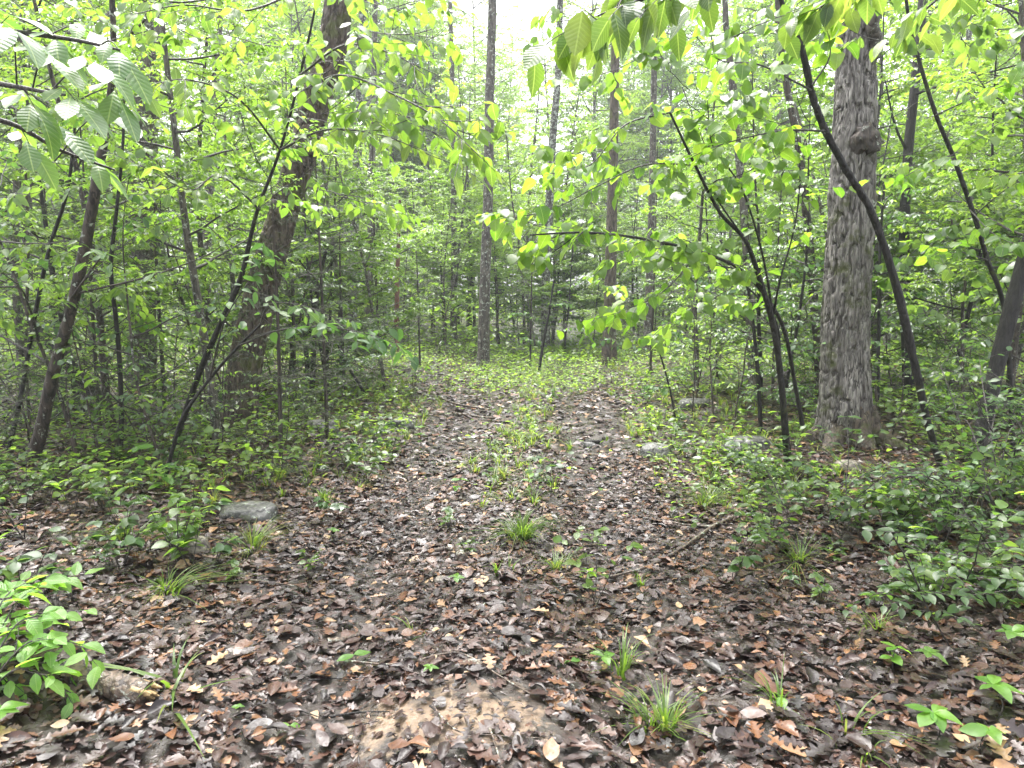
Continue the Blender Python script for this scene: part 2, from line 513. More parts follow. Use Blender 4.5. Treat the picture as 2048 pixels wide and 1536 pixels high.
# ------------------------------------------------------------------ the setting: ground
def axis(parts):
    return np.unique(np.concatenate([np.linspace(a, b, n) for a, b, n in parts]).round(4))
gx = axis([(-160, -30, 14), (-30, -9, 24), (-9, -3.6, 36), (-3.6, 3.6, 140), (3.6, 9, 36), (9, 30, 30), (30, 160, 14)])
gy = axis([(-40, -3, 14), (-3, 1.6, 18), (1.6, 8, 140), (8, 18, 80), (18, 45, 30), (45, 220, 24)])
X, Y = np.meshgrid(gx, gy)
Z = hz(X, Y)
idx = np.arange(X.size).reshape(X.shape)
gF = np.stack([idx[:-1, :-1], idx[:-1, 1:], idx[1:, 1:], idx[1:, :-1]], -1).reshape(-1, 4)
g = Geo().add(np.stack([X, Y, Z], -1).reshape(-1, 3), gF)
tag(link('ground', g.mesh('ground', [M['soil']])), 'wet brown forest floor with a muddy two-rut track', None, None, 'structure')

def gpt(x, y, dz=0.0):
    return np.array([x, y, float(hz(x, y)) + dz])

def gnormal(x, y):
    e = 0.06
    return nrm(np.stack([-(hz(x + e, y) - hz(x - e, y)) / (2 * e), -(hz(x, y + e) - hz(x, y - e)) / (2 * e), np.ones_like(np.asarray(x, float))], -1))

# ------------------------------------------------------------------ labels that name the nearest landmark
RANKED = []
ORD = ['', 'second ', 'third ', 'fourth ', 'fifth ', 'sixth ', 'seventh ', 'eighth ', 'ninth ', 'tenth ', 'eleventh ', 'twelfth ']
SPOTS = [('the broad flat boulder', 487, 1040), ('the mossy brown stone', 382, 1105), ('the pale stone on the bank', 800, 855), ('the foot of the leaning oak', 470, 905),
         ('the grey boulder on the right verge', 1312, 918), ('the mossy boulder by the redbud', 1500, 905), ('the foot of the big pale oak', 1692, 930), ('the foot of the redbud', 1580, 965),
         ('the rounded stone on the track', 884, 1172), ('the long crooked fallen branch', 1400, 1080), ('the small-leaved bush', 1900, 1060), ('the black leaning sapling', 1890, 1000),
         ('the foot of the beech sapling', 330, 945), ('the foot of the brown sapling', 50, 960), ('the fallen log', 150, 812), ('the big grass tuft', 1045, 1075), ('the clearing tree', 966, 752),
         ('the pale ribbed-leaved shrub', 60, 1400), ('the bottom grass tuft', 1330, 1475), ('the sandy patch', 905, 1430), ('the broken log', 260, 1400), ('the curved twig', 900, 1335),
         ('the lower right seedlings', 1900, 1470), ('the thick short stick', 705, 1285), ('the straight thin stick', 550, 1178), ('the right edge of the clearing', 1300, 770), ('the low stone behind the verge', 1392, 815),
         ('the dark trunk by the oak', 1818, 850), ('the two-leaved seedling', 1570, 1430), ('the bush at the right edge', 2030, 1200)]
SPOTS = [(n_, ground_at(a, b)) for n_, a, b in SPOTS]
COLUMNS = [(110, 'behind the brown sapling'), (240, 'left of the straight oak'), (370, 'behind the straight oak'), (560, 'behind the leaning oak'), (690, 'right of the leaning oak'), (790, 'behind the lichen trunk'),
           (920, 'left of the clearing tree'), (1040, 'behind the clearing tree'), (1160, 'right of the clearing tree'), (1290, 'behind the brown trunk'), (1420, 'behind the right verge'), (1560, 'behind the redbud'),
           (1660, 'left of the big oak'), (1780, 'behind the big oak'), (1900, 'behind the dark trunk'), (99999, 'behind the right bush')]
def rank(o, what, p, where=None):
    """note a thing for its label: what it is, and the landmark it stands at"""
    p = np.asarray(p, float)
    if where is None:
        ds = [float(np.linalg.norm(p - q_)) for _, q_ in SPOTS]
        i = int(np.argmin(ds))
        RANKED.append((what, ' nearest to ' + SPOTS[i][0], ds[i], o))
    else:
        px = 1024 + FPX * p[0] / (p[1] * cos(PITCH) + CAM_H * sin(PITCH))
        w = next(n_ for lim, n_ in COLUMNS if px < lim)
        RANKED.append((what, ' ' + w, p[1], o))
    return o
def write_labels():
    by = {}
    for what, where, d, o in RANKED:
        by.setdefault((what, where), []).append((d, o))
    for (what, where), li in by.items():
        li.sort(key=lambda t: t[0])
        for i, (d, o) in enumerate(li):
            if i > 5 and where.startswith(' nearest'):
                o['label'] = what + ', one of several around ' + where.replace(' nearest to ', '')
            elif where.startswith(' nearest'):
                o['label'] = what + ', ' + ORD[min(i, 11)] + where.strip()
            else:
                o['label'] = (ORD[min(i, 11)] + 'nearest ' if len(li) > 1 else '') + what + where

# ------------------------------------------------------------------ trees
def px_path(pts, d0, d1=None, base=None):
    """photo points (px, py, width) -> world path and radii; the distance runs from d0 to d1"""
    d1 = d0 if d1 is None else d1
    n = len(pts)
    P, R = [], []
    for i, (x, y, w) in enumerate(pts):
        d = d0 + (d1 - d0) * i / max(1, n - 1)
        P.append(at(x, y, d)); R.append(0.5 * w / FPX * d)
    if base is not None: P[0] = base
    return np.array(P), np.array(R)

def bark_disp(amp, fh, fv, seed):
    def f(V, th):
        x, y, z = V[..., 0], V[..., 1], V[..., 2]
        wx = (fbm(x * 6, y * 6, z * 3, seed + 7) - .5) * 0.09
        a = np.abs(2 * vnoise((x + wx) * fh, (y + wx) * fh, z * fv, seed) - 1)
        b = np.abs(2 * vnoise((x - wx) * fh * 1.9, (y + wx) * fh * 1.9, z * fv * 2.2, seed + 3) - 1)
        h = sstep(0.04, 0.2, a) * 0.7 + sstep(0.0, 0.5, b) * 0.3
        return amp * (h - 0.6) + amp * 1.2 * (fbm(x * 2.5, y * 2.5, z * 1.6, seed + 11) - .5)
    return f

def build_trunk(root, pts_w, rad, mat, sides=24, rings=90, disp=None, flare=0.0, name='trunk'):
    Q = spline(np.column_stack([pts_w, rad]), rings)
    P, R = Q[:, :3], np.maximum(Q[:, 3], 0.003)
    if flare:
        h = P[:, 2] - P[0, 2]
        R = R * (1 + flare * np.exp(-h / 0.22))
    g = Geo()
    add_tube(g, P, R, sides, disp=disp, caps=True)
    return part(name, g, [mat], root), P, R

def branch_path(p, d, L, n=7, up=0.0, wander=0.25, sag=0.0, r=random):
    d = nrm(d)
    P = [np.asarray(p, float)]
    for i in range(n - 1):
        d = nrm(d + np.array([r.uniform(-1, 1), r.uniform(-1, 1), r.uniform(-1, 1)]) * wander * 0.6 + np.array([0, 0, up - sag * i / n]))
        P.append(P[-1] + d * L / (n - 1))
    return np.array(P)

def crown_geo(limbs, sub=5.0, twig=6.0, k=6, leaf=0.08, tpl=MID, limb_r=0.011, sub_len=0.42, twig_len=(0.14, 0.32), flat=0.75, hang=0.35, seed=1, t0=0.2, up=0.05, jit=0.5, sides=5):
    """limbs (start, direction, length) -> boughs, side branches and twigs with leaves along them; material 0 = wood, 1 = leaves"""
    r = random.Random(seed)
    q = np.random.default_rng(seed)
    g = Geo()
    tA, tB = [], []
    for (p, d, L) in limbs:
        P = branch_path(p, d, L, 7, up, 0.3, 0.06, r)
        R = np.linspace(L * limb_r, 0.003, 7)
        add_tube(g, P, R, sides, caps=False)
        S = spline(P, 25)
        nsub = max(2, int(L * sub))
        for j in range(nsub):
            t = t0 + (1 - t0) * (j + r.random()) / nsub
            i = min(23, int(t * 24))
            tdir = nrm(S[i + 1] - S[i])
            side = nrm(np.cross(tdir, [0, 0, 1.0])) * (1 if j % 2 else -1)
            sdv = nrm(tdir * r.uniform(.3, .9) + side * r.uniform(.6, 1) + np.array([0, 0, r.uniform(-.35, .35)]))
            l = L * sub_len * (1.1 - 0.6 * t) * r.uniform(.6, 1.2)
            B = branch_path(S[i], sdv, l, 5, 0.0, 0.3, 0.12, r)
            add_tube(g, B, np.linspace(max(0.0025, L * limb_r * .35), 0.0018, 5), 3, caps=False)
            C = spline(B, 13)
            nt = max(2, int(l * twig))
            for m in range(nt):
                tt = 0.15 + 0.85 * (m + r.random()) / nt
                ii = min(11, int(tt * 12))
                td = nrm(C[ii + 1] - C[ii])
                sd_ = nrm(np.cross(td, [0, 0, 1.0])) * (1 if m % 2 else -1)
                tv = nrm(td * r.uniform(.4, 1) + sd_ * r.uniform(.3, .9) + np.array([0, 0, r.uniform(-.4, .25)]))
                tA.append(C[ii]); tB.append(C[ii] + tv * r.uniform(*twig_len))
    A, B = np.array(tA), np.array(tB)
    sticks(g, A, B, 0.0022, 0.0012)
    n = len(A)
    ts = (np.arange(k)[None, :] + q.random((n, k))) / k
    P = A[:, None] + (B - A)[:, None] * ts[..., None]
    T = nrm(B - A)
    S_ = nrm(np.cross(T, np.array([0, 0, 1.0])))
    alt = np.where(np.arange(k) % 2 == 0, 1.0, -1.0)[None, :, None] * np.ones((n, k, 1))
    D = T[:, None] * 0.55 + S_[:, None] * alt * 0.8 + q.normal(0, jit * 0.5, (n, k, 3)) + np.array([0, 0, -hang])
    N = np.array([0, 0, 1.0]) * flat + q.normal(0, jit * 0.6, (n, k, 3))
    sz = leaf * q.uniform(0.6, 1.25, n * k)
    base = np.repeat(q.normal(0, .16, n), k)
    place(g, tpl, P.reshape(-1, 3), D.reshape(-1, 3), N.reshape(-1, 3), sz, q.uniform(.85, 1.2, n * k), 1, np.clip(0.45 + base + q.normal(0, .2, n * k), 0, 1))
    return g

def limbs_along(P, n, f0, f1, L, el=(0.0, 0.5), seed=0, taper=0.6, az=None):
    r = random.Random(seed)
    out = []
    a = r.random() * 6.28
    for i in range(n):
        t = f0 + (f1 - f0) * (i + r.random() * .8) / n
        p = P[min(len(P) - 1, int(t * (len(P) - 1)))]
        a += 2.4 + r.uniform(-.5, .5)
        aa = a if az is None else az[0] + (az[1] - az[0]) * r.random()
        e = r.uniform(*el)
        out.append((p, np.array([cos(aa) * cos(e), sin(aa) * cos(e), sin(e)]), L * (1 - taper * (t - f0) / max(1e-6, f1 - f0)) * r.uniform(.7, 1.15)))
    return out

# --- prototypes of the wood behind: understorey trees, canopy trees, cedars, thin saplings
def proto_tree(name, cat, h, r0, bark, leafm, seed, f0, nl, L, leaf, tpl, lean=0.05, el=(-.1, .5), sides=8, top=.98, taper=.6, **kw):
    r = random.Random(seed)
    root = thing(name, 'x', cat, (0, 0, 0))
    P = [np.array([0, 0, -0.15])]
    d = np.array([r.uniform(-lean, lean), r.uniform(-lean, lean), 1.0])
    for i in range(8):
        d = nrm(d + np.array([r.uniform(-1, 1), r.uniform(-1, 1), 0]) * lean * .8)
        P.append(P[-1] + d * h / 8)
    P = np.array(P)
    o, Q, R = build_trunk(root, P, np.linspace(r0, r0 * .18, 9), bark, sides, 40, flare=0.25)
    g = crown_geo(limbs_along(Q, nl, f0, top, L, el, seed, taper), leaf=leaf, tpl=tpl, seed=seed, **kw)
    part('crown', g, [M['twig'], leafm], root, 'stuff')
    return root

UNDER = [proto_tree('understorey_tree', 'tree', h, r0, M[b], M[lm], s, f0, nl, L, lf, tp, 0.09, (-.15, .45), sub=4.4, twig=13, k=11)
         for h, r0, b, lm, s, f0, nl, L, lf, tp in (
             (6.5, .045, 'dark_bark', 'fresh', 21, .22, 20, 1.9, .078, MID),
             (8.0, .06, 'sap_bark', 'yellow', 22, .25, 22, 2.1, .08, MID),
             (5.0, .035, 'dark_bark', 'cool', 23, .16, 18, 1.7, .074, MID),
             (7.0, .05, 'grey_bark', 'fresh', 24, .12, 24, 1.9, .076, MIDH),
             (9.0, .07, 'grey_bark', 'yellow', 25, .3, 22, 2.4, .085, MID))]
CANOPY = [proto_tree('canopy_tree', 'tree', h, r0, M[b], M[lm], s, f0, nl, L, lf, FAR, 0.03, (.0, .6), sides=14, top=.98, taper=.35, sub=2.4, twig=7, k=11, twig_len=(.3, .7), sub_len=.5, limb_r=.014)
          for h, r0, b, lm, s, f0, nl, L, lf in (
              (19, .12, 'grey_bark', 'yellow', 31, .14, 44, 3.8, .125),
              (17, .10, 'lichen_bark', 'yellow', 32, .12, 44, 3.6, .125),
              (21, .13, 'brown_bark', 'yellow', 33, .16, 42, 4.2, .13))]

def cedar_proto(seed, h, n, L):
    root = thing('red_cedar', 'x', 'cedar', (0, 0, 0))
    P = np.array([[0, 0, -.1], [.03, .02, h * .5], [0.05, 0, h]])
    o, Q, R = build_trunk(root, P, [.026, .018, .005], M['cedar_bark'], 8, 20)
    g = crown_geo(limbs_along(Q, n, .1, .97, L, (-.15, .45), seed), sub=9, twig=16, k=14, leaf=.05, tpl=NEEDLE, twig_len=(.08, .2), flat=.2, hang=.05, jit=.8, seed=seed, limb_r=.007)
    part('crown', g, [M['twig'], M['cedar']], root, 'stuff')
    return root
CEDAR = [cedar_proto(41, 4.2, 26, 1.1), cedar_proto(42, 3.0, 22, .9)]

SAPL = [proto_tree('sapling', 'sapling', h, r0, M['sap_bark'], M[lm], s, f0, nl, L, lf, tp, 0.14, (-.1, .6), sides=5, sub=4, twig=6, k=5)
        for h, r0, lm, s, f0, nl, L, lf, tp in (
            (2.6, .014, 'fresh', 51, .2, 9, .8, .08, MID), (1.8, .010, 'cool', 52, .2, 8, .65, .075, MID),
            (3.4, .018, 'yellow', 53, .25, 10, 1.0, .085, MID), (1.3, .008, 'fresh', 54, .15, 8, .5, .08, MIDH))]

used = {}
def put(protos, i, loc, rz, s, label, group=None):
    p = protos[i % len(protos)]
    if id(p) not in used:
        used[id(p)] = 1
        p.location = [float(v) for v in loc]; p.rotation_euler = (0, 0, rz); p.scale = (s, s, s)
        p['label'] = label
        if group: p['group'] = group
        return p
    return copy_tree(p, loc, rz, s, label, group)

def clear_of_track(x, y, half):
    if y < 16 and abs(x - float(track_x(y))) < half: return False
    if 10.5 < y < 15.5 and -2.6 < x < 4.4: return False
    return True

r0 = random.Random(5)
UNAME = ('mid-green thin-stemmed understorey tree', 'yellow-green brown-stemmed understorey tree', 'small bluish-green understorey tree', 'mid-green round-leaved understorey tree', 'tall yellow-green understorey tree')
SNAME = ('thin mid-green sapling', 'small bluish-green sapling', 'tall yellow-green sapling', 'small round-leaved sapling')
n = 0
for i in range(600):                                             # tall trees far behind
    y = 23 + 38 * r0.random() ** 0.9
    x = r0.uniform(-1, 1) * (y * 0.8 + 4) * (.45 if n % 3 == 0 else 1)
    if n >= 112: break
    if y < 36 and -9 < x < 11: continue                          # the wood is open behind the clearing
    o = put(CANOPY, n, gpt(x, y), r0.random() * 6.3, r0.uniform(.8, 1.15), 'x', 'tall trees far behind the clearing')
    rank(o, 'tall %s tree far off' % ('grey-trunked', 'pale-trunked', 'brown-trunked')[n % 3], gpt(x, y), 1)
    n += 1
n = 0
for i in range(2000):                                            # small leafy trees filling the wood
    y = 8.5 + 25 * r0.random() ** 0.9
    x = r0.uniform(-1, 1) * (y * 0.78 + 2.5)
    if not clear_of_track(x, y, 2.9) or (15 < y < 18 and -5 < x < 7): continue
    if n >= 140: break
    if y < 16 and r0.random() < .5: continue
    ki = n + r0.randrange(2)
    o = put(UNDER, ki, gpt(x, y), r0.random() * 6.3, r0.uniform(.65, 1.2), 'x', 'leafy understorey trees of the wood')
    rank(o, UNAME[ki % 5], gpt(x, y), 1)
    n += 1
for i in range(40):
    x, y, s_ = r0.uniform(-8, 10), r0.uniform(17.5, 25), r0.uniform(.4, .8)
    ki = (0, 1, 3, 2)[i % 4]
    o = put(UNDER, ki, gpt(x, y), i * 2.1, s_, 'x', 'leafy understorey trees of the wood')
    rank(o, UNAME[ki], gpt(x, y), 1)
for i, (x, y, s_) in enumerate(((-1.6, 17.0, .5), (.6, 17.4, .45), (1.9, 16.8, .42), (3.4, 17.2, .5), (-.4, 18.4, .55), (2.6, 18.6, .55), (1.1, 19.4, .6), (4.6, 18.0, .55), (-3.2, 17.6, .55), (-2.7, 6.4, .62), (-4.1, 7.1, .7), (-3.3, 8.3, .75), (-5.2, 8.4, .8), (-2.4, 9.3, .7), (-6.4, 9.2, .9), (-4.2, 9.8, .8), (-1.9, 10.6, .6), (-3.0, 11.4, .7),
                                (3.0, 7.9, .7), (5.1, 6.9, .7), (5.6, 7.9, .75), (6.3, 9.0, .9), (3.4, 9.6, .7), (4.6, 9.2, .8), (2.7, 10.3, .55), (6.8, 7.4, .8), (5.0, 10.6, .9), (7.6, 10.4, 1.0), (3.4, 11.6, .8))):
    o = put(UNDER, i * 2 + 1, gpt(x, y), i * 1.7, s_, 'x', 'leafy understorey trees of the wood')
    rank(o, UNAME[(i * 2 + 1) % 5], gpt(x, y), 1)
n = 0
for i in range(2000):                                            # thin saplings
    y = 5.6 + 11 * r0.random() ** 1.2
    x = r0.uniform(-1, 1) * (y * 0.78 + 1)
    if not clear_of_track(x, y, 2.2 if y > 8 else 2.4) or (2.2 < x < 3.8 and y < 6.9): continue
    if n >= 105: break
    ki = n + r0.randrange(2)
    o = put(SAPL, ki, gpt(x, y), r0.random() * 6.3, r0.uniform(.6, 1.15), 'x', 'thin saplings in the undergrowth')
    rank(o, SNAME[ki % 4], gpt(x, y))
    n += 1
for i, (px, py, s_) in enumerate(((300, 900, .6), (380, 905, .55), (440, 925, .45), (520, 915, .5), (570, 900, .5), (250, 930, .5), (150, 910, .6), (90, 880, .7), (420, 870, .7), (600, 880, .45), (1460, 870, .6), (1550, 860, .7),
                                 (1780, 880, .6), (1860, 860, .7), (1430, 840, .7), (1980, 850, .8), (350, 860, .7), (660, 850, .5), (1380, 850, .5))):
    ki = (0, 3, 2, 1)[i % 4]
    rank(put(SAPL, ki, ground_at(px, py), i * 2.3, s_, 'x', 'thin saplings in the undergrowth'), SNAME[ki], ground_at(px, py))
for i, (px, py, s, lab) in enumerate((
        (590, 800, 1.0, 'dull grey-green cedar beside the leaning oak'), (330, 815, 1.05, 'dull cedar behind the leaning sapling on the left'),
        (760, 742, 1.0, 'dusky cedar at the left edge of the clearing'), (840, 738, .8, 'small dusky cedar left of the clearing tree'),
        (1300, 752, .95, 'dusky cedar at the right edge of the clearing'), (1060, 737, .9, 'dusky cedar right behind the clearing'),
        (1545, 800, .8, 'thin pale cedar left of the big oak'), (130, 800, 1.0, 'dull cedar behind the fallen log'),
        (655, 880, .75, 'dull feathery cedar in front of the leaning oak'), (562, 925, .8, 'dull feathery cedar close before the leaning oak'), (200, 880, .8, 'dull feathery cedar among the saplings at the left'), (690, 790, .9, 'dull cedar at the bank left of the clearing'))):
    b = ground_at(px, py)
    put(CEDAR, i, b, i * 1.3, s, lab)

# --- the trees that can be told apart
def trunk_tree(name, label, cat, pts, mat, top=None, d=None, d1=None, sides=24, rings=110, disp=None, flare=.3, crown=None, base_px=None, wscale=.68):
    """pts from the base up, in photo pixels; the trunk goes on above the frame to its real height"""
    b = ground_at(*pts[0][:2]) if base_px is None else ground_at(*base_px)
    dd = b[1] if d is None else d
    P, R = px_path(pts, dd, d1)
    R = R * wscale
    P[0][2] = float(hz(P[0][0], P[0][1])) - 0.12
    if top:
        up = nrm(P[-1] - P[-2]); up = nrm(up + np.array([0, 0, .8]))
        for f, rr in ((.33, .85), (.66, .6), (1, .22)):
            P = np.vstack([P, P[len(pts) - 1] + up * top * f]); R = np.append(R, R[len(pts) - 1] * rr)
    root = thing(name, label, cat, (P[0][0], P[0][1], float(hz(P[0][0], P[0][1]))))
    o, Q, RR = build_trunk(root, P, R, mat, sides, rings, disp, flare)
    if crown:
        g = crown_geo(limbs_along(Q, crown.pop('n'), crown.pop('f0'), 0.98, crown.pop('L'), crown.pop('el', (0, .7)), crown.get('seed', 3)), **crown)
        part('crown', g, [M['twig'], M[crown_mat]], root, 'stuff')
    return root, Q, RR

crown_mat = 'fresh'
big = lambda s, n=12: dict(n=n // 2, f0=.8, L=3.6, leaf=.13, tpl=FAR, sub=2.0, twig=3.4, k=9, twig_len=(.3, .7), sub_len=.5, limb_r=.014, seed=s)

# the big pale oak on the right, with a burl
oak, Q, R = trunk_tree('oak_tree', 'big pale ridged oak with a dark burl and mossy base beside the track', 'tree',
    [(1692, 930, 118), (1690, 860, 112), (1690, 760, 106), (1692, 600, 100), (1702, 430, 96), (1707, 300, 92), (1712, 180, 86), (1716, 40, 78)],
    M['oak_bark'], top=13, d=6.75, sides=170, rings=600, disp=bark_disp(.046, 25, 4.2, 4), flare=.3, crown=big(61), wscale=.84)
def lump(root, name, p, r, mat, seed, sc=(1, 1, 1), n=3, rough=.35):
    import bmesh
    bm = bmesh.new(); bmesh.ops.create_icosphere(bm, subdivisions=n, radius=1)
    V = np.array([v.co[:] for v in bm.verts]); F = np.array([[v.index for v in f.verts] for f in bm.faces]); bm.free()
    V = V * (1 + rough * (fbm(V[:, 0] * 1.7 + seed, V[:, 1] * 1.7, V[:, 2] * 1.7, seed, 4) - .5) * 2)[:, None] * r * np.array(sc)
    g = Geo().add(V + p, F)
    return part(name, g, [mat], root)
lump(oak, 'burl', at(1732, 280, 6.58), .12, M['sap_bark'], 3, (1.0, .9, 1.1), 4, .6)
lump(oak, 'burl', at(1737, 405, 6.66), .085, M['grey_bark'], 5, (.8, .8, 1.3), 4, .5)
g = Geo(); P, Rr = px_path([(1735, 130, 26), (1752, 85, 26), (1745, 45, 24), (1775, -30, 20)], 6.7, 6.4); add_tube(g, spline(P, 14), np.interp(np.linspace(0, 1, 14), np.linspace(0, 1, 4), Rr), 10)
part('dead_limb', g, [M['grey_bark']], oak)
for a, L in ((-2.4, .5), (-0.55, .5), (-1.5, .3), (3.0, .4)):          # root flares
    b0 = np.array(oak.location); e = np.array([cos(a), sin(a), 0])
    Pr = np.array([b0 + e * .10 + [0, 0, .34], b0 + e * .22 + [0, 0, .13], b0 + e * (.28 + L * .35) + [0, 0, .0], b0 + e * (.3 + L * .8) + [0, 0, -.09]])
    g = Geo(); add_tube(g, spline(Pr, 26), np.linspace(.13, .035, 26), 26, disp=bark_disp(.025, 22, 8, int(a * 10) + 60)); part('root', g, [M['brown_bark']], oak)

# the brown oak leaning to the right, on the left of the track
trunk_tree('leaning_oak_tree', 'brown mossy oak leaning over towards the track on the left', 'tree',
    [(470, 905, 112), (478, 830, 96), (496, 700, 88), (528, 560, 82), (566, 430, 78), (605, 300, 76), (640, 170, 74), (678, 0, 70)],
    M['brown_bark'], top=12, d=7.0, d1=7.5, sides=120, rings=520, disp=bark_disp(.034, 22, 7.0, 8), flare=.35, wscale=.68)
trunk_tree('straight_oak_tree', 'straight greyish oak standing behind the fallen log', 'tree',
    [(283, 815, 66), (284, 740, 58), (286, 560, 54), (290, 300, 50), (298, 0, 46)], M['grey_bark'], top=11, d=10.2,
    sides=72, rings=300, disp=bark_disp(.022, 26, 6, 12), flare=.3, wscale=.9)
trunk_tree('clearing_tree', 'dark-footed lichen-spotted tree at the back of the clearing', 'tree',
    [(966, 752, 52), (967, 700, 46), (970, 560, 40), (976, 400, 36), (979, 200, 33), (985, 0, 30)], M['grey_bark'], top=12, d=14.6,
    sides=48, rings=260, disp=bark_disp(.012, 24, 8, 15), flare=.3, wscale=.52)
trunk_tree('lichen_tree', 'pale lichen-covered trunk behind the cedar left of the clearing', 'tree',
    [(702, 770, 36), (704, 640, 28), (708, 480, 26), (716, 280, 23), (722, 100, 21), (726, 0, 20)], M['lichen_bark'], top=11, d=15.0, sides=32, rings=160, disp=bark_disp(.008, 24, 8, 16))
for nm, lab, pts, m, d in (
    ('slender_tree', 'dark slender trunk just right of the pale lichen trunk', [(735, 760, 24), (738, 560, 20), (742, 430, 18), (745, 250, 16), (750, 0, 14)], 'grey_bark', 17),
    ('dead_cedar', 'bare reddish dead cedar trunk left of the clearing', [(793, 748, 16), (794, 600, 14), (796, 510, 12), (800, 400, 8)], 'red_bark', 15.5),
    ('brown_tree', 'brown trunk behind the right edge of the clearing', [(1218, 752, 48), (1219, 650, 38), (1222, 500, 32), (1228, 250, 26), (1232, 0, 22)], 'brown_bark', 15.2),
    ('slender_tree', 'grey trunk between the clearing tree and the brown trunk', [(1090, 745, 28), (1092, 560, 24), (1104, 300, 21), (1116, 150, 19), (1120, 0, 17)], 'lichen_bark', 18),
    ('slender_tree', 'small dark trunk showing above the cedar on the right of the clearing', [(1292, 750, 28), (1297, 620, 24), (1304, 400, 20), (1310, 0, 15)], 'grey_bark', 16),
    ('leaning_tree', 'thin crooked trunk leaning left just left of the big oak', [(1640, 840, 26), (1632, 650, 24), (1614, 440, 23), (1598, 300, 21), (1570, 150, 19), (1556, 0, 18)], 'sap_bark', 9.6),
    ('slim_tree', 'slim dark trunk left of the thin crooked trunk', [(1510, 850, 34), (1502, 680, 26), (1490, 450, 23), (1474, 280, 20), (1456, 80, 17), (1450, 0, 15)], 'grey_bark', 9.4),
    ('dark_tree', 'dark trunk with a side branch just right of the big oak', [(1818, 850, 36), (1815, 700, 32), (1808, 500, 29), (1815, 320, 26), (1832, 150, 25), (1846, 0, 23)], 'dark_bark', 9.8),
    ('far_tree', 'pale straight trunk far behind the right bank', [(1942, 760, 18), (1940, 400, 16), (1938, 0, 12)], 'lichen_bark', 19),
    ('far_tree', 'dark straight trunk far behind the left bank', [(410, 770, 30), (413, 500, 26), (425, 250, 22), (440, 0, 18)], 'grey_bark', 14.5),
    ('far_tree', 'dark trunk behind the left edge of the wood', [(60, 780, 30), (55, 500, 26), (48, 0, 20)], 'grey_bark', 13),
    ('far_tree', 'thin grey trunk left of the clearing tree', [(907, 740, 20), (908, 500, 17), (905, 200, 14), (900, 0, 12)], 'grey_bark', 19)):
    t_, Q_, R_ = trunk_tree(nm, lab, 'tree', pts, M[m], top=9 if nm != 'dead_cedar' else None, d=d, sides=20, rings=90, disp=bark_disp(.006, 24, 8, int(d)), crown=None)
    if nm == 'dark_tree':
        for bp, bd in (([(1828, 190), (1860, 178), (1930, 158), (2070, 120)], (9.8, 9.6, 9.3, 8.9)), ([(1818, 310), (1790, 250), (1770, 160)], (9.8, 9.7, 9.6))):
            g = Geo(); add_tube(g, spline(np.array([at(x_, y_, d_) for (x_, y_), d_ in zip(bp, bd)]), 16), np.linspace(.022, .008, 16), 8); part('branch', g, [M[m]], t_)

# ------------------------------------------------------------------ near trees with leaves one by one
def leaf_mesh(name, shape, mat):
    return Geo().add(*shape).mesh(name, [mat])
LM = {}
for key, wf, mat, n_, kw in (('hick', hick_w, 'o_hick', 10, {}), ('beech', oval, 'o_beech', 10, {}), ('redbud', heart, 'o_redbud', 9, {}),
                             ('elm', oval, 'o_elm', 12, {}), ('top', oval, 'o_top', 12, {}), ('seed', oval, 'o_seed', 8, {}), ('bush', oval, 'o_bush', 6, {})):
    LM[key] = [leaf_mesh(key + '_leaf', leaf_shape(wf, n_, fo, dr, wave=wv, rows=2, serr=.04 if key in ('beech', 'elm', 'hick', 'top') else 0), M[mat])
               for fo, dr, wv in ((.18, .15, .05), (.28, .3, .08), (.1, .08, .06))]

def put_leaf(parent, mesh, P, T, N, s, w=1.0):
    o = bpy.data.objects.new('leaf', mesh)
    COL.objects.link(o)
    o.parent = parent
    o.matrix_basis = basis(np.asarray(P) - wloc(parent), np.asarray(T, float), np.asarray(N, float), s, w)
    return o

def leafy_branch(root, path, r, key, size, n_side=6, side_len=.35, k=5, hang=.4, seed=0, t0=.2, mat='twig', flat=.8, jit=.35, name='branch', end=True):
    """a branch part with side twigs; every leaf is a sub-part of its own"""
    q = random.Random(seed)
    S = spline(path, 25)
    L = np.linalg.norm(np.diff(S, axis=0), axis=1).sum()
    g = Geo()
    add_tube(g, S, np.linspace(r, max(.0015, r * .25), 25), 6)
    twigs = []
    for j in range(n_side):
        t = t0 + (1 - t0) * (j + q.random() * .7) / n_side
        i = min(23, int(t * 24))
        td = nrm(S[i + 1] - S[i]); sd_ = nrm(np.cross(td, [0, 0, 1.0])) * (1 if j % 2 else -1)
        B = branch_path(S[i], td * q.uniform(.5, 1) + sd_ * q.uniform(.4, 1) + np.array([0, 0, q.uniform(-.3, .3)]), side_len * q.uniform(.6, 1.2), 5, 0, .25, .15, q)
        add_tube(g, B, np.linspace(max(.0018, r * .3), .001, 5), 4)
        twigs.append(spline(B, 9))
    if end: twigs.append(S[-9:])
    br = part(name, g, [M[mat]], root)
    for C in twigs:
        for m in range(k):
            t = (m + .4 + q.random() * .5) / k
            i = min(7, int(t * 8))
            td = nrm(C[i + 1] - C[i]); sd_ = nrm(np.cross(td, [0, 0, 1.0])) * (1 if m % 2 else -1)
            T = td * .55 + sd_ * .75 + np.array([q.gauss(0, jit), q.gauss(0, jit), q.gauss(0, jit) - hang])
            N = np.array([q.gauss(0, jit), q.gauss(0, jit), flat])
            put_leaf(br, q.choice(LM[key]), C[i], T, N, size * q.uniform(.65, 1.2), q.uniform(.9, 1.15))
    return br

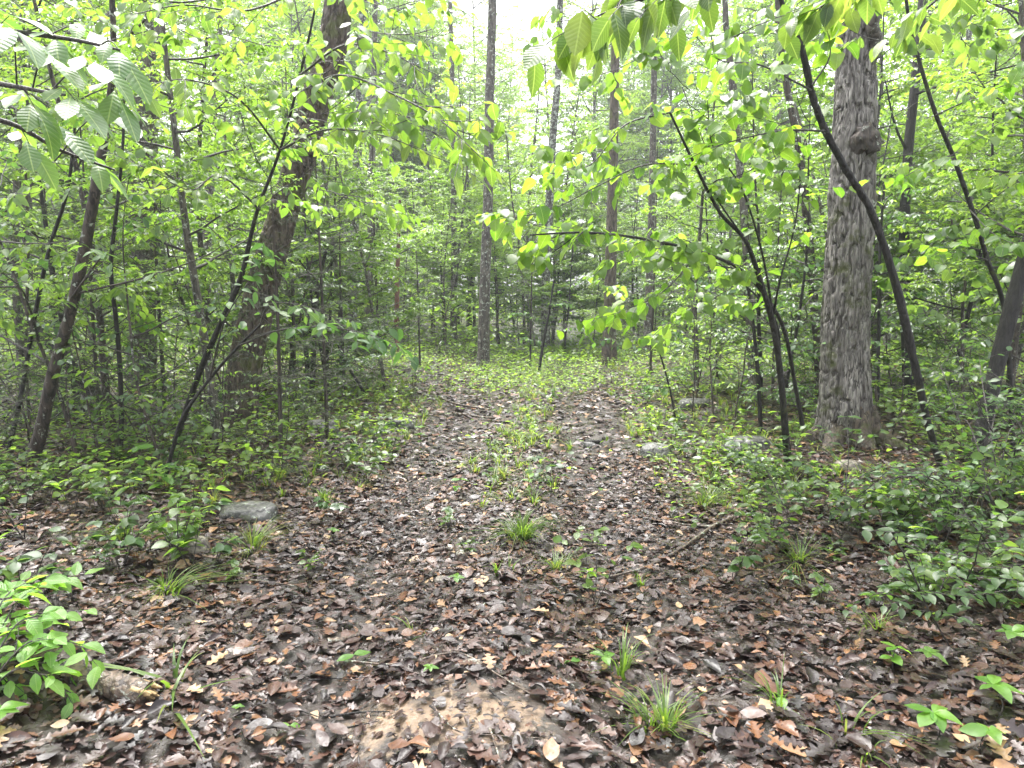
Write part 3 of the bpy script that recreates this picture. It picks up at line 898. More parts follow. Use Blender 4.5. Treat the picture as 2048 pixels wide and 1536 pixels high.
HEART = leaf_shape(heart, 5, .15, .2)
def fill_foliage(root, mat, boughs, leaf=.085, tpl=None, sub=7, twig=12, k=6, seed=1, hang=.7, **kw):
    """the rest of a near tree's leaves, past the limit of single ones: one part"""
    lim = []
    for pts, ds in boughs:
        W = wpath(pts, ds)
        for a, b in zip(W[:-1], W[1:]):
            lim.append((a, b - a, float(np.linalg.norm(b - a)) * 1.1))
    g = crown_geo(lim, sub=sub, twig=twig, k=k, leaf=leaf, tpl=tpl or NEAR, twig_len=(.1, .25), sub_len=.75, hang=hang, seed=seed, limb_r=.006, t0=.05, **kw)
    part('foliage', g, [M['twig'], M[mat]], root, 'stuff')

def wpath(pts, ds):
    return np.array([at(x, y, d) for (x, y), d in zip(pts, ds)])

# -- the near sapling on the left with a forked top and broad compound leaves hanging into the frame
hk, Q, R = trunk_tree('hickory_sapling', 'leaning brown sapling on the left carrying large pale compound leaves', 'sapling',
    [(30, 990, 40), (70, 900, 36), (108, 740, 33), (150, 590, 31), (185, 410, 29), (212, 250, 20), (226, 120, 17), (222, -60, 14)],
    M['sap_bark'], top=3, d=5.9, d1=5.0, sides=20, rings=120, disp=bark_disp(.006, 30, 6, 31), flare=.3)
for j, (pts, ds, r) in enumerate((([(230, 95), (285, 45), (335, -20)], (5, 4.9, 4.8), .012), ([(160, 585), (290, 555), (410, 512), (470, 470)], (5.5, 5.2, 4.9, 4.7), .009),
                                  ([(140, 600), (190, 530), (215, 500)], (5.5, 5.2, 5.0), .010))):
    leafy_branch(hk, wpath(pts, ds), r, 'hick', .11, 4, .35, 4, .3, 70 + j, mat='sap_bark')
hk2 = thing('hickory_tree', 'small hickory at the left edge reaching broad whitish-green leaves into the top corner', 'tree', gpt(-2.6, 2.4))
build_trunk(hk2, np.array([gpt(-2.6, 2.4, -.1), [-2.58, 2.42, 1.5], [-2.5, 2.45, 3.0], [-2.5, 2.4, 4.6]]), [.05, .045, .035, .02], M['sap_bark'], 14, 50)
q = random.Random(3)
def compound(root, br, tipbase, dirv, size, seed, nl=5):
    """five leaflets on one stalk"""
    qq = random.Random(seed)
    d = nrm(dirv); side = nrm(np.cross(d, [0, 0, 1.0]))
    for a, s, o in ((0, 1.15, 0), (.75, 1.0, .02), (-.75, 1.0, .02), (1.25, .7, .06), (-1.25, .7, .06))[:nl]:
        T = d * cos(a) + side * sin(a) + np.array([0, 0, -.25 + qq.gauss(0, .12)])
        put_leaf(br, qq.choice(LM['hick']), tipbase - d * o, T, np.array([qq.gauss(0, .2), qq.gauss(0, .2) - .15, 1]), size * s * qq.uniform(.9, 1.1), 1.05)
for j, (pts, ds, ends) in enumerate((
    ([(-260, 60), (-60, 150), (60, 178), (130, 190)], (2.4, 2.35, 2.3, 2.25), [(30, 60, 2.2), (95, 110, 2.25), (150, 200, 2.2), (70, 215, 2.3), (200, 130, 2.3)]),
    ([(-260, 30), (0, 60), (150, 80), (240, 100)], (2.4, 2.5, 2.5, 2.5), [(120, 85, 2.5), (190, 70, 2.6), (245, 110, 2.5), (235, 190, 2.4)]),
    ([(-260, 200), (0, 240), (120, 300), (230, 340)], (2.4, 2.6, 2.7, 2.8), [(120, 255, 2.6), (215, 225, 2.5), (60, 290, 2.7), (200, 330, 2.8), (20, 30, 2.5)]))):
    g = Geo(); S = spline(wpath(pts, ds), 20); add_tube(g, S, np.linspace(.012, .004, 20), 6)
    stalks = []
    for (ex, ey, ed) in ends:
        e = at(ex, ey, ed); i = int(np.argmin(np.linalg.norm(S - e, axis=1))); i = max(2, i - 3)
        add_tube(g, spline(np.array([S[i], (S[i] + e) / 2 + [0, 0, .03], e]), 6), np.linspace(.003, .0015, 6), 5)
        stalks.append((e, e - S[i]))
    br = part('branch', g, [M['twig']], hk2)
    for m, (e, dv) in enumerate(stalks):
        compound(hk2, br, e, dv + np.array([.25, -.05, -.3]), .145, j * 10 + m)

# -- beech sapling: yellow-green hanging leaves over the left of the track
be, Q, R = trunk_tree('beech_sapling', 'slim dark beech sapling with bright yellow-green leaves leaning right before the leaning oak', 'sapling',
    [(330, 945, 17), (362, 850, 17), (400, 742, 17), (440, 650, 16), (482, 555, 15), (512, 430, 11), (560, 300, 8), (600, 150, 7), (640, -40, 6)], M['dark_bark'], top=2, d=6.2, d1=4.6, sides=12, rings=80, flare=.2)
for j, (pts, ds, ns, k, sz, hg) in enumerate((
    ([(590, 190), (680, 150), (790, 190), (880, 240), (965, 318)], (4.7, 4.1, 3.7, 3.5, 3.4), 11, 5, .088, .95),
    ([(600, 150), (690, 90), (790, 110), (850, 150)], (4.7, 4.2, 3.9, 3.8), 8, 5, .09, .8),
    ([(560, 300), (650, 260), (760, 270), (840, 300)], (4.9, 4.4, 4.0, 3.8), 9, 5, .09, .9),
    ([(640, -40), (500, 20), (370, 10), (260, 30)], (4.6, 4.3, 4.1, 4.0), 8, 5, .09, .6),
    ([(520, 420), (440, 350), (380, 380), (280, 330)], (5, 4.7, 4.5, 4.3), 8, 5, .085, .5),
    ([(560, 300), (480, 200), (380, 160), (300, 170)], (4.9, 4.4, 4.0, 3.8), 9, 5, .09, .6))):
    leafy_branch(be, wpath(pts, ds), .008, 'beech', sz, ns, .42, k, hg, 80 + j, t0=.12)
fill_foliage(be, 'yellow', [([(600, 170), (690, 150), (790, 190), (880, 240), (965, 310)], (4.4, 4.0, 3.8, 3.7, 3.7)), ([(640, 230), (740, 210), (830, 240)], (4.3, 4.1, 4.0)), ([(600, 150), (720, 60), (860, 80)], (4.9, 4.6, 4.4)), ([(560, 300), (680, 210), (800, 240), (930, 290)], (5, 4.6, 4.3, 4.2)), ([(540, 360), (430, 250), (300, 230), (180, 280)], (5.2, 4.9, 4.7, 4.6)),
    ([(600, 100), (450, 90), (300, 60), (150, 90)], (5, 4.9, 4.8, 4.7)), ([(530, 400), (640, 380), (760, 420)], (5.2, 4.9, 4.7)), ([(640, -40), (760, 20), (880, 10)], (4.9, 4.8, 4.7))], seed=811, sub=6)
el2, Q, R = trunk_tree('hornbeam_sapling', 'thin dark sapling with spreading branches before the base of the leaning oak', 'sapling',
    [(322, 1000, 14), (345, 900, 12), (368, 830, 11), (430, 745, 9), (480, 690, 8), (520, 650, 7)], M['dark_bark'], d=5.3, d1=4.5, sides=10, rings=50, flare=.2)
for j, (pts, ds, ns, k, sz, hg) in enumerate((
    ([(480, 690), (560, 660), (660, 655), (740, 670), (800, 690)], (4.6, 4.4, 4.2, 4.1, 4.0), 10, 5, .085, .55),
    ([(520, 650), (540, 610), (600, 610), (680, 640)], (4.5, 4.4, 4.3, 4.2), 7, 5, .08, .5),
    ([(420, 755), (450, 640), (500, 560), (540, 490)], (4.7, 4.5, 4.4, 4.3), 8, 5, .08, .5))):
    leafy_branch(el2, wpath(pts, ds), .006, 'hick' if j == 1 else 'bush', sz, ns, .3, k, hg, 90 + j)

# -- redbud shrub arching over the right of the track
rb, Q, R = trunk_tree('redbud_shrub', 'dark multi-stemmed redbud arching heart-shaped leaves over the track from the right', 'shrub',
    [(1580, 965, 24), (1572, 880, 21), (1562, 760, 19), (1546, 650, 18), (1520, 560, 15), (1490, 480, 12), (1440, 425, 10), (1390, 330, 8), (1340, 225, 6)], M['dark_bark'], d=5.9, d1=4.6, sides=12, rings=90, flare=.25)
for j, (pts, ds, w) in enumerate((
    ([(1605, 850), (1590, 770), (1565, 650), (1500, 555), (1420, 510), (1300, 480), (1180, 465), (1060, 470)], (6.1, 6.0, 5.7, 5.2, 4.8, 4.5, 4.3, 4.2), 17),
    ([(1546, 640), (1535, 560), (1515, 470), (1480, 370), (1425, 290), (1415, 200)], (5.5, 5.3, 5.1, 4.9, 4.8, 4.7), 10),
    ([(1490, 480), (1425, 375), (1480, 350), (1560, 315)], (5.0, 4.9, 4.8, 4.7), 7),
    ([(1560, 720), (1550, 640), (1480, 560), (1400, 500)], (5.7, 5.6, 5.5, 5.4), 11),
    ([(1545, 640), (1560, 560), (1590, 450), (1600, 340), (1590, 240)], (5.5, 5.3, 5.2, 5.1, 5.0), 9))):
    S = wpath(pts, ds)
    leafy_branch(rb, S, .27 * w / FPX * ds[0], 'redbud', .088, (12, 8, 5, 4, 6)[j], .4, 4, .75, 100 + j, t0=(.42, .35, .3, .3, .35)[j], mat='dark_bark', name='stem')
for j, (pts, ds) in enumerate((([(1390, 330), (1290, 330), (1200, 370), (1100, 420), (990, 440)], (4.8, 4.5, 4.3, 4.2, 4.1)),
                               ([(1340, 225), (1250, 250), (1180, 330), (1090, 350)], (4.6, 4.4, 4.3, 4.2)),
                               ([(1400, 500), (1330, 580), (1250, 620), (1180, 640)], (5.2, 5.0, 4.9, 4.8)))):
    leafy_branch(rb, wpath(pts, ds), .006, 'redbud', .088, 9, .36, 4, .8, 120 + j, t0=.15)

fill_foliage(rb, 'yellow', [([(1500, 555), (1380, 500), (1240, 480), (1120, 460), (1000, 470)], (5.4, 5.1, 4.9, 4.8, 4.8)), ([(1440, 425), (1350, 330), (1250, 300), (1120, 330)], (5.2, 5.0, 4.9, 4.9)),
    ([(1415, 300), (1380, 180), (1300, 110), (1180, 150)], (5.1, 5.0, 5, 5)), ([(1590, 440), (1540, 300), (1450, 220)], (5.4, 5.4, 5.4)), ([(1540, 600), (1420, 600), (1300, 640), (1200, 600)], (5.6, 5.6, 5.7, 5.8))], .085, HEART, seed=812)

# -- the near tree whose broad leaves hang into the top right
nr = thing('elm_tree', 'near elm hanging broad toothed green leaves into the top of the picture', 'tree', gpt(2.5, 1.2))
build_trunk(nr, np.array([gpt(2.5, 1.2, -.1), [2.45, 1.25, 1.6], [2.3, 1.4, 3.2], [2.2, 1.5, 5.0]]), [.08, .07, .055, .03], M['grey_bark'], 16, 50)
for j, (pts, ds, ns, k, sz) in enumerate((
    ([(1800, -260), (1600, -120), (1400, -40), (1250, 10), (1130, 60)], (1.8, 1.85, 1.9, 1.9, 1.9), 10, 4, .105),
    ([(1800, -260), (1500, -100), (1300, -60), (1200, 60)], (1.9, 2.0, 2.2, 2.2), 8, 4, .10),
    ([(2000, -200), (1800, -80), (1680, -10), (1600, 40)], (2.0, 2.3, 2.5, 2.6), 8, 4, .095),
    ([(2100, -200), (1950, -60), (1850, 20), (1800, 80)], (2.2, 2.6, 2.9, 3.1), 6, 4, .09))):
    leafy_branch(nr, wpath(pts, ds), .007, 'top', sz, ns, .2, k, 1.0, 130 + j, t0=.35)

fill_foliage(nr, 'fresh', [([(1900, -200), (1750, -60), (1600, 20), (1480, 60)], (3.4, 3.6, 3.8, 4)), ([(1500, -120), (1350, -20), (1200, 40), (1080, 30)], (3.4, 3.6, 3.8, 4)), ([(2050, -150), (1960, 0), (1900, 90)], (3.4, 3.6, 3.8))], .078, seed=813, sub=6, twig=10, hang=.9)

# -- dark leaning saplings on the right
ln, Q, R = trunk_tree('leaning_sapling', 'black wet sapling leaning left across the front of the big oak', 'sapling',
    [(1900, 1010, 24), (1862, 870, 24), (1832, 740, 24), (1792, 570, 25), (1745, 430, 23), (1690, 335, 24), (1650, 260, 25), (1622, 180, 22), (1602, 90, 20), (1560, -10, 18)],
    M['dark_bark'], top=2, d=5.3, d1=4.4, sides=20, rings=140, disp=bark_disp(.008, 30, 10, 44), flare=.2, wscale=.56)
for j, (pts, ds) in enumerate((([(1650, 262), (1560, 262), (1440, 290), (1350, 330)], (4.6, 4.6, 4.6, 4.6)), ([(1625, 170), (1660, 110), (1650, 40)], (4.5, 4.5, 4.5)),
                               ([(1622, 180), (1520, 130), (1440, 120), (1380, 60)], (4.5, 4.3, 4.2, 4.1)))):
    leafy_branch(ln, wpath(pts, ds), .007, 'redbud', .09, 7, .32, 4, .8, 140 + j)
fill_foliage(ln, 'fresh', [([(1622, 180), (1500, 200), (1380, 260)], (4.8, 4.9, 5)), ([(1600, 80), (1480, 60), (1340, 90)], (4.7, 4.8, 4.9)), ([(1600, 90), (1700, 60), (1800, 90)], (4.7, 4.8, 4.9))], .09, HEART, seed=814, sub=5)
dk, Q, R = trunk_tree('dead_tree', 'blackened peeling trunk leaning out of the right edge', 'tree',
    [(1945, 1010, 50), (1962, 880, 44), (1992, 740, 40), (2022, 620, 38), (2060, 480, 36), (2120, 250, 32)], M['dark_bark'], top=2, d=5.6, sides=28, rings=120, disp=bark_disp(.012, 30, 6, 46), flare=.2)
sp, Q, R = trunk_tree('thin_sapling', 'thin dark sapling leaning left between the right edge and the big oak', 'sapling',
    [(2040, 800, 14), (2012, 640, 13), (1975, 520, 13), (1948, 430, 13), (1905, 310, 12), (1872, 230, 11), (1835, 110, 10), (1815, 20, 9)], M['dark_bark'], top=1.5, d=6.4, d1=5.6, sides=10, rings=60)
for j, (pts, ds) in enumerate((([(1950, 430), (2010, 380), (2080, 340)], (6, 5.6, 5.2)), ([(1905, 310), (1850, 330), (1800, 360)], (5.9, 5.7, 5.5)), ([(1975, 520), (1900, 500), (1850, 520)], (6.1, 5.9, 5.7)),
                               ([(1872, 230), (1960, 190), (2060, 150)], (5.8, 5.4, 5.0)), ([(1940, 420), (1990, 470), (2060, 500)], (6, 5.5, 5.2)))):
    leafy_branch(sp, wpath(pts, ds), .006, 'redbud', .10, 7, .4, 4, .7, 150 + j)
fill_foliage(sp, 'fresh', [([(1950, 430), (1860, 480), (1780, 560)], (6.2, 6.3, 6.4)), ([(2012, 640), (1920, 600), (1840, 620)], (6.4, 6.4, 6.4)), ([(1905, 310), (2000, 260), (2100, 240)], (6, 5.8, 5.6)), ([(1980, 520), (2060, 560), (2130, 600)], (6.2, 6, 5.8)), ([(1835, 110), (1930, 60), (2050, 60)], (5.8, 5.7, 5.6))], .095, HEART, seed=815, sub=6)
fill_foliage(hk, 'fresh', [([(185, 410), (90, 380), (-20, 400)], (5.6, 5.4, 5.3)), ([(150, 590), (60, 560), (-40, 590)], (5.7, 5.5, 5.4)), ([(212, 250), (110, 210), (0, 180)], (5.5, 5.5, 5.5)), ([(226, 120), (330, 60), (430, 40)], (5.4, 5.4, 5.4)), ([(160, 585), (280, 600), (380, 640)], (5.8, 5.9, 6)), ([(200, 330), (300, 300), (400, 330)], (5.5, 5.5, 5.6))], .1, seed=816, sub=5)
for nm, lab, pts, d, d1, m in (
    ('thin_sapling', 'thin dark sapling standing left of the slim beech stem', [(238, 960, 16), (243, 830, 14), (236, 680, 13), (222, 540, 12), (232, 430, 10), (245, 300, 8), (250, 150, 6)], 6.0, 5.6, 'dark_bark'),
    ('thin_sapling', 'thin dark sapling leaning right at the left edge', [(12, 960, 13), (40, 800, 13), (68, 640, 12), (98, 500, 11), (135, 380, 9), (150, 250, 7)], 6.2, 5.8, 'dark_bark'),
    ('thin_sapling', 'thin greenish sapling behind the brown sapling on the left', [(60, 880, 9), (52, 700, 9), (56, 500, 8), (50, 300, 7)], 7.2, 7, 'sap_bark'),
    ('dead_sapling', 'short dark forked dead sapling right of the leaning oak', [(622, 800, 18), (628, 700, 14), (634, 600, 14), (638, 565, 13), (652, 500, 8)], 9.2, 9.0, 'dark_bark'),
    ('leaning_stick', 'thin bare stem leaning left at the bank beside the clearing', [(740, 803, 9), (720, 770, 9), (700, 740, 8), (676, 690, 6)], 9.6, 9.6, 'dark_bark'),
    ('thin_sapling', 'thin leaning stem at the back edge of the clearing', [(1075, 757, 9), (1086, 690, 8), (1097, 630, 7), (1108, 560, 5)], 13.4, 13.4, 'dark_bark'),
    ('thin_sapling', 'thin dark sapling at the foot of the slim trunk right of the track', [(1525, 850, 13), (1515, 740, 12), (1505, 640, 10), (1490, 560, 8), (1440, 480, 6)], 7.4, 7.2, 'dark_bark'),
    ('thin_sapling', 'thin sapling leaning over the right verge of the track', [(1355, 835, 6), (1340, 780, 6), (1315, 690, 5), (1300, 640, 4)], 8.6, 8.6, 'dark_bark'),
    ('thin_sapling', 'thin black stem behind the dark trunk on the right', [(1755, 850, 10), (1757, 700, 9), (1760, 500, 8), (1770, 350, 6)], 8.5, 8.4, 'dark_bark'),
    ('thin_sapling', 'thin grey stem bending left behind the right bush', [(1935, 740, 10), (1925, 620, 9), (1930, 560, 8), (1910, 480, 6), (1900, 420, 5)], 8.2, 8.2, 'sap_bark')):
    t, Q, R = trunk_tree(nm, lab, 'sapling' if 'dead' not in nm and 'stick' not in nm else 'dead stem', pts, M[m], d=d, d1=d1, sides=10, rings=50, flare=.1)
    if nm == 'thin_sapling':
        for j in range(5):
            i = int(len(Q) * (.35 + .13 * j)); a = j * 2.4 + len(pts)
            leafy_branch(t, branch_path(Q[i], np.array([cos(a), sin(a) * .6 - .2, .2]), .7, 5, 0, .2, .1), .004, 'bush', .075, 5, .25, 4, .5, 160 + j + int(pts[0][0]))
    elif nm == 'dead_sapling':
        for a in (-.8, .7):
            g = Geo(); i = int(len(Q) * .75); add_tube(g, branch_path(Q[i], np.array([a, -.2, .8]), .45, 6, 0, .15), np.linspace(.018, .005, 6), 6); part('branch', g, [M[m]], t)

# ------------------------------------------------------------------ rocks, logs and sticks
def rock(label, px, py, w, h, mat, seed, depth=.8, name='rock', cat='rock', group=None):
    b = ground_at(px, py)
    k = b[1] / FPX
    import bmesh
    bm = bmesh.new(); bmesh.ops.create_icosphere(bm, subdivisions=4, radius=1)
    V = np.array([v.co[:] for v in bm.verts]); F = np.array([[v.index for v in f.verts] for f in bm.faces]); bm.free()
    V = V * (0.75 + .55 * fbm(V[:, 0] * 1.1 + seed, V[:, 1] * 1.1 + 3, V[:, 2] * 1.1, seed, 2))[:, None]
    V[:, 2] = np.where(V[:, 2] > .62, .62 + (V[:, 2] - .62) * .25, V[:, 2])
    V = V * (1 + .10 * (fbm(V[:, 0] * 6, V[:, 1] * 6, V[:, 2] * 6, seed + 5, 3) - .5))[:, None]
    V = V * np.array([w * k * .5, w * k * .5 * depth, h * k])
    return one(name, Geo().add(V + b + [0, w * k * .2, -h * k * .10], F), [M[mat]], b, label, cat, group)

for i, a in enumerate((
    ('broad flat grey boulder half sunk at the left edge of the track', 487, 1040, 120, 40, 'stone'),
    ('mossy brown stone just below the flat boulder', 382, 1105, 70, 42, 'stone_brown'),
    ('pale grey stone sitting on the bank below the leaning stick', 800, 855, 55, 28, 'stone'),
    ('rounded grey stone behind leaves at the foot of the leaning oak', 640, 862, 75, 32, 'stone'),
    ('grey boulder on the right verge before the shrub stems', 1312, 918, 80, 42, 'stone'),
    ('mossy boulder between the redbud stems and the big oak', 1500, 905, 110, 45, 'stone'),
    ('low grey stone in the grass behind the right verge', 1392, 815, 70, 24, 'stone'),
    ('small mossy stone against the foot of the big oak', 1700, 945, 60, 34, 'stone_brown'),
    ('rounded pale stone in the middle of the track', 884, 1172, 36, 18, 'stone_brown'),
    ('flat angular tan stone beside the curved twig', 944, 1345, 52, 24, 'stone_brown'),
    ('small flat stone in the leaves near the curved branch', 1165, 1178, 36, 12, 'stone'),
    ('small grey stone half buried by the track verge', 1185, 893, 40, 14, 'stone'))):
    rock(a[0], a[1], a[2], a[3], a[4], a[5], 7 * i + 3)

def stick(name, label, pts, w, mat='dead_wood', cat='stick', lift=.012, sides=7, forks=(), w1=.4):
    """pts lie on the ground at photo pixels; w is the thickness in metres"""
    P = np.array([ground_at(*p) + [0, 0, lift + w * .4] for p in pts])
    S = spline(P, 26)
    S[:, 2] = np.maximum(S[:, 2], hz(S[:, 0], S[:, 1]) + w * .2)
    b = S[len(S) // 2].copy(); b[2] = hz(b[0], b[1])
    g = Geo()
    add_tube(g, S, np.linspace(w / 2, w / 2 * w1, 26) * (1 + .15 * np.sin(np.arange(26) * 1.7)), sides)
    if not forks:
        return one(name, g, [M[mat]], b, label, cat)
    root = thing(name, label, cat, b)
    part('stem', g, [M[mat]], root)
    for f in forks:
        g = Geo(); Q = np.array([ground_at(*p) + [0, 0, lift + w * .4] for p in f])
        add_tube(g, spline(Q, 14), np.linspace(w * .35, w * .12, 14), 6); part('fork', g, [M[mat]], root)
    return root
stick('fallen_branch', 'long crooked fallen branch curving across the right rut', [(1470, 1042), (1425, 1062), (1370, 1100), (1300, 1140), (1200, 1168), (1120, 1168)], .030, forks=[[(1425, 1062), (1370, 1058), (1310, 1046)]])
stick('stick', 'thin straight stick lying left of the track below the grass tufts', [(420, 1155), (500, 1170), (600, 1184), (690, 1192)], .014)
stick('stick', 'thick short dark stick in the muddy leaves', [(655, 1300), (705, 1285), (762, 1258)], .032)
stick('twig', 'long thin curved twig beside the sandy patch', [(690, 1338), (800, 1340), (880, 1325), (930, 1330), (1000, 1365), (1060, 1400)], .012, lift=.02)
stick('twig', 'dark thin twig crossing the bottom of the track', [(865, 1425), (915, 1475), (1000, 1490), (1090, 1500)], .008)
stick('twig', 'thin dark twig running down past the grass tuft at the bottom', [(1110, 1365), (1165, 1400), (1190, 1460), (1255, 1530)], .009)
stick('twig', 'pale short twig at the bottom edge', [(980, 1475), (1000, 1540)], .010, 'dead_wood')
stick('bark_strip', 'curved pale strip of bark in the middle of the track', [(925, 1130), (915, 1105), (930, 1085)], .06, 'dead_wood', 'bark')
stick('bark_strip', 'small rusty bark strip beside the pale bark', [(870, 1110), (890, 1105), (905, 1108)], .035, 'dead_wood', 'bark')
stick('stick', 'short reddish stick pointing up the track', [(946, 1245), (970, 1215)], .016, 'dead_wood')
stick('stick', 'dark chunky stick across the far track', [(905, 832), (950, 838), (990, 842)], .05, 'dead_wood')
stick('fallen_branch', 'pale bare branch lying before the clearing', [(880, 800), (915, 812), (975, 822), (1040, 828)], .035, 'dead_wood', forks=[[(915, 812), (960, 800), (1000, 798)]])
stick('stick', 'dark stick between the ruts by the small plants', [(895, 960), (935, 948), (985, 940)], .03, 'dark_bark')
stick('twig', 'thin dark twig on the right rut', [(1250, 1240), (1310, 1200), (1370, 1160)], .010, 'dark_bark')
stick('twig', 'long thin twig curving over the leaves in the bottom corner', [(1350, 1505), (1450, 1498), (1530, 1506), (1580, 1545)], .010, 'dark_bark')
stick('wood_chunk', 'dark wood chunk on the right rut', [(1172, 893), (1205, 890)], .07, 'dark_bark', 'wood')
for i, (px, py, L, a) in enumerate(((560, 1240, 90, .2), (760, 1110, 80, 1.0), (1010, 1270, 60, -.5), (1120, 1300, 100, .1), (820, 1000, 70, .4), (1230, 1010, 90, -.3), (420, 1290, 100, -.1), (1500, 1250, 110, .6), (720, 1440, 120, .15), (1400, 1380, 110, -.4), (300, 1260, 110, .1), (1080, 1130, 70, .9), (960, 1020, 60, .2), (600, 1440, 90, -.5), *[(random.Random(40 + z).uniform(250, 1750), random.Random(90 + z).uniform(960, 1500), random.Random(z).uniform(40, 110), random.Random(z + 7).uniform(-1.4, 1.4)) for z in range(34)])):
    q = random.Random(i)
    stick('twig', 'x', [(px - L * cos(a) * .5, py + L * sin(a) * .3), (px, py + q.uniform(-6, 6)), (px + L * cos(a) * .5, py - L * sin(a) * .3)], q.uniform(.006, .012), 'dark_bark')['group'] = 'loose twigs on the track'
    rank(COL.objects[-1], 'loose thin dark twig', ground_at(px, py))

# fallen log and mossy fallen branch on the left, broken log stub at the lower left
b0, b1 = ground_at(-120, 812), ground_at(330, 808)
b0[1] = b1[1] = 9.7
P = np.array([[at(-160, 808, 9.7)[0], 9.8, hz(-8, 9.8) + .12], [at(60, 808, 9.7)[0], 9.7, hz(-6.5, 9.7) + .13], [at(330, 808, 9.7)[0], 9.6, hz(-4.6, 9.6) + .14]])
P[:, 2] = [at(-160, 806, 9.8)[2], at(60, 806, 9.7)[2], at(330, 812, 9.6)[2]]
g = Geo(); add_tube(g, spline(P, 80), np.linspace(.10, .08, 80), 24, disp=bark_disp(.015, 18, 6, 5))
one('fallen_log', g, [M['brown_bark']], P[1], 'long dark fallen log lying level behind the saplings on the left', 'log')
P, R = px_path([(60, 640, 16), (110, 695, 22), (160, 755, 24), (205, 800, 24)], 8.3)
root = thing('fallen_limb', 'mossy dark limb slanting down to the ground before the straight oak', 'limb', gpt(P[-1][0], P[-1][1]))
g = Geo(); add_tube(g, spline(P, 40), np.interp(np.linspace(0, 1, 40), np.linspace(0, 1, 4), R), 12, disp=bark_disp(.012, 26, 10, 6)); part('stem', g, [M['dark_bark']], root)
Pl = np.array([ground_at(150, 1362), ground_at(220, 1385), ground_at(300, 1418)]) + [0, 0, .03]
root = thing('broken_log', 'rotten broken log piece with a splintered yellow end beside the pale shrub', 'log', ground_at(240, 1395))
g = Geo(); add_tube(g, spline(Pl, 30), np.linspace(.045, .05, 30), 18, disp=bark_disp(.012, 30, 12, 7)); part('bark', g, [M['dead_wood']], root)
g = Geo()
e, dv = Pl[-1], nrm(Pl[-1] - Pl[-2]); sv = nrm(np.cross(dv, [0, 0, 1.0])); uv = np.cross(sv, dv)
for j in range(13):
    q = random.Random(j); o_ = e + sv * q.uniform(-.035, .035) + uv * q.uniform(-.035, .035)
    add_tube(g, np.array([o_ - dv * .05, o_, o_ + dv * q.uniform(.01, .045)]), [.013, .011, .003], 5)
part('splintered_end', g, [M['pale_wood']], root, 'stuff')

# ------------------------------------------------------------------ leaf litter
LIT = [leaf_shape(oaky, 9, fo, dr, wave=wv, curl=cu, twist=tw) for fo, dr, wv, cu, tw in ((.03, .04, .05, .06, .1), (.1, -.06, .05, .12, -.15), (-.06, .08, .06, .0, .2))] + \
      [leaf_shape(wf, 5, fo, dr, wave=.1, curl=cu, twist=tw) for wf, fo, dr, cu, tw in ((oval, .18, .1, .3, .2), (oval, -.08, -.1, .1, -.25), (slim, .1, .2, .5, .2), (obov, .05, .06, .2, .35), (heart, -.05, .1, .1, .1))]
LIT_FAR = [leaf_shape(lambda t: oaky(t) * .8 + .04, 5, .05, .05, wave=.05), leaf_shape(oval, 3, .15, .1, curl=.2), leaf_shape(oval, 3, -.08, -.1, twist=.3), leaf_shape(obov, 3, .05, .12, curl=.3), leaf_shape(slim, 3, .1, .2)]
LIT_BIT = [(V_ * np.array([a_, 1, 1]), F_) for (V_, F_) in (MID, MIDH, FAR) for a_ in (.6, 1.3)]
def litter(g, n, y0, y1, half, size, dens, LIT):
    y = np.sqrt(rng.uniform(y0 ** 2, y1 ** 2, n)); x = rng.uniform(-1, 1, n) * (y * 0.76 + half)
    u = x - track_x(y)
    keep = rng.random(n) < dens(x, y, u)
    x, y = x[keep], y[keep]
    m = len(x)
    N = gnormal(x, y) + rng.normal(0, .17, (m, 3)) * np.array([1, 1, .2])
    a = rng.uniform(0, 2 * pi, m)
    T = np.stack([np.cos(a), np.sin(a), rng.normal(0, .1, m)], -1)
    P = np.stack([x, y, hz(x, y) + rng.uniform(.004, .03, m)], -1)
    S = size * np.clip(rng.lognormal(-.12, .42, m), .25, 1.7)
    ti = np.clip(rng.beta(1.9, 2.1, m) + .15 * (fbm(x * 1.3, y * 1.3, 0, 21) - .5) + .06, 0, 1)
    kk = rng.integers(0, len(LIT), m)
    for j in range(len(LIT)):
        s = kk == j
        place(g, LIT[j], P[s] - T[s] * S[s, None] * .5, T[s], N[s], S[s], rng.uniform(.55, 1.35, int(s.sum())), 0, ti[s])
sandy = ground_at(905, 1430)
def bare(x, y):
    d = np.hypot((x - sandy[0]) * .62, (y - sandy[1]) * 1.5)
    return sstep(.20, .42, d + .45 * (fbm(x * 5, y * 5, 0, 33) - .5)) * .8 + .2
rut = lambda u: 1 - .5 * np.exp(-((u + .66) / .26) ** 2) - .46 * np.exp(-((u - .62) / .26) ** 2)
lg = Geo()
litter(lg, 43000, 1.7, 7.0, .5, .062, lambda x, y, u: bare(x, y) * rut(u) * (.45 + .8 * fbm(x * 1.7, y * 1.7, 0, 8)), LIT)
litter(lg, 60000, 7.0, 15, 1.0, .08, lambda x, y, u: (1 - .5 * sstep(11, 13.5, y)) * (.35 + .65 * rut(u)) * (.45 + .8 * fbm(x * .9, y * .9, 0, 9)), LIT_FAR)
litter(lg, 52000, 1.7, 6.0, .5, .024, lambda x, y, u: .6 + 0 * x, LIT_BIT)
tag(link('leaf_litter', lg.mesh('leaf_litter', [M['litter']], smooth=True)), 'wet brown leaf litter covering the forest floor', None, None, 'stuff')

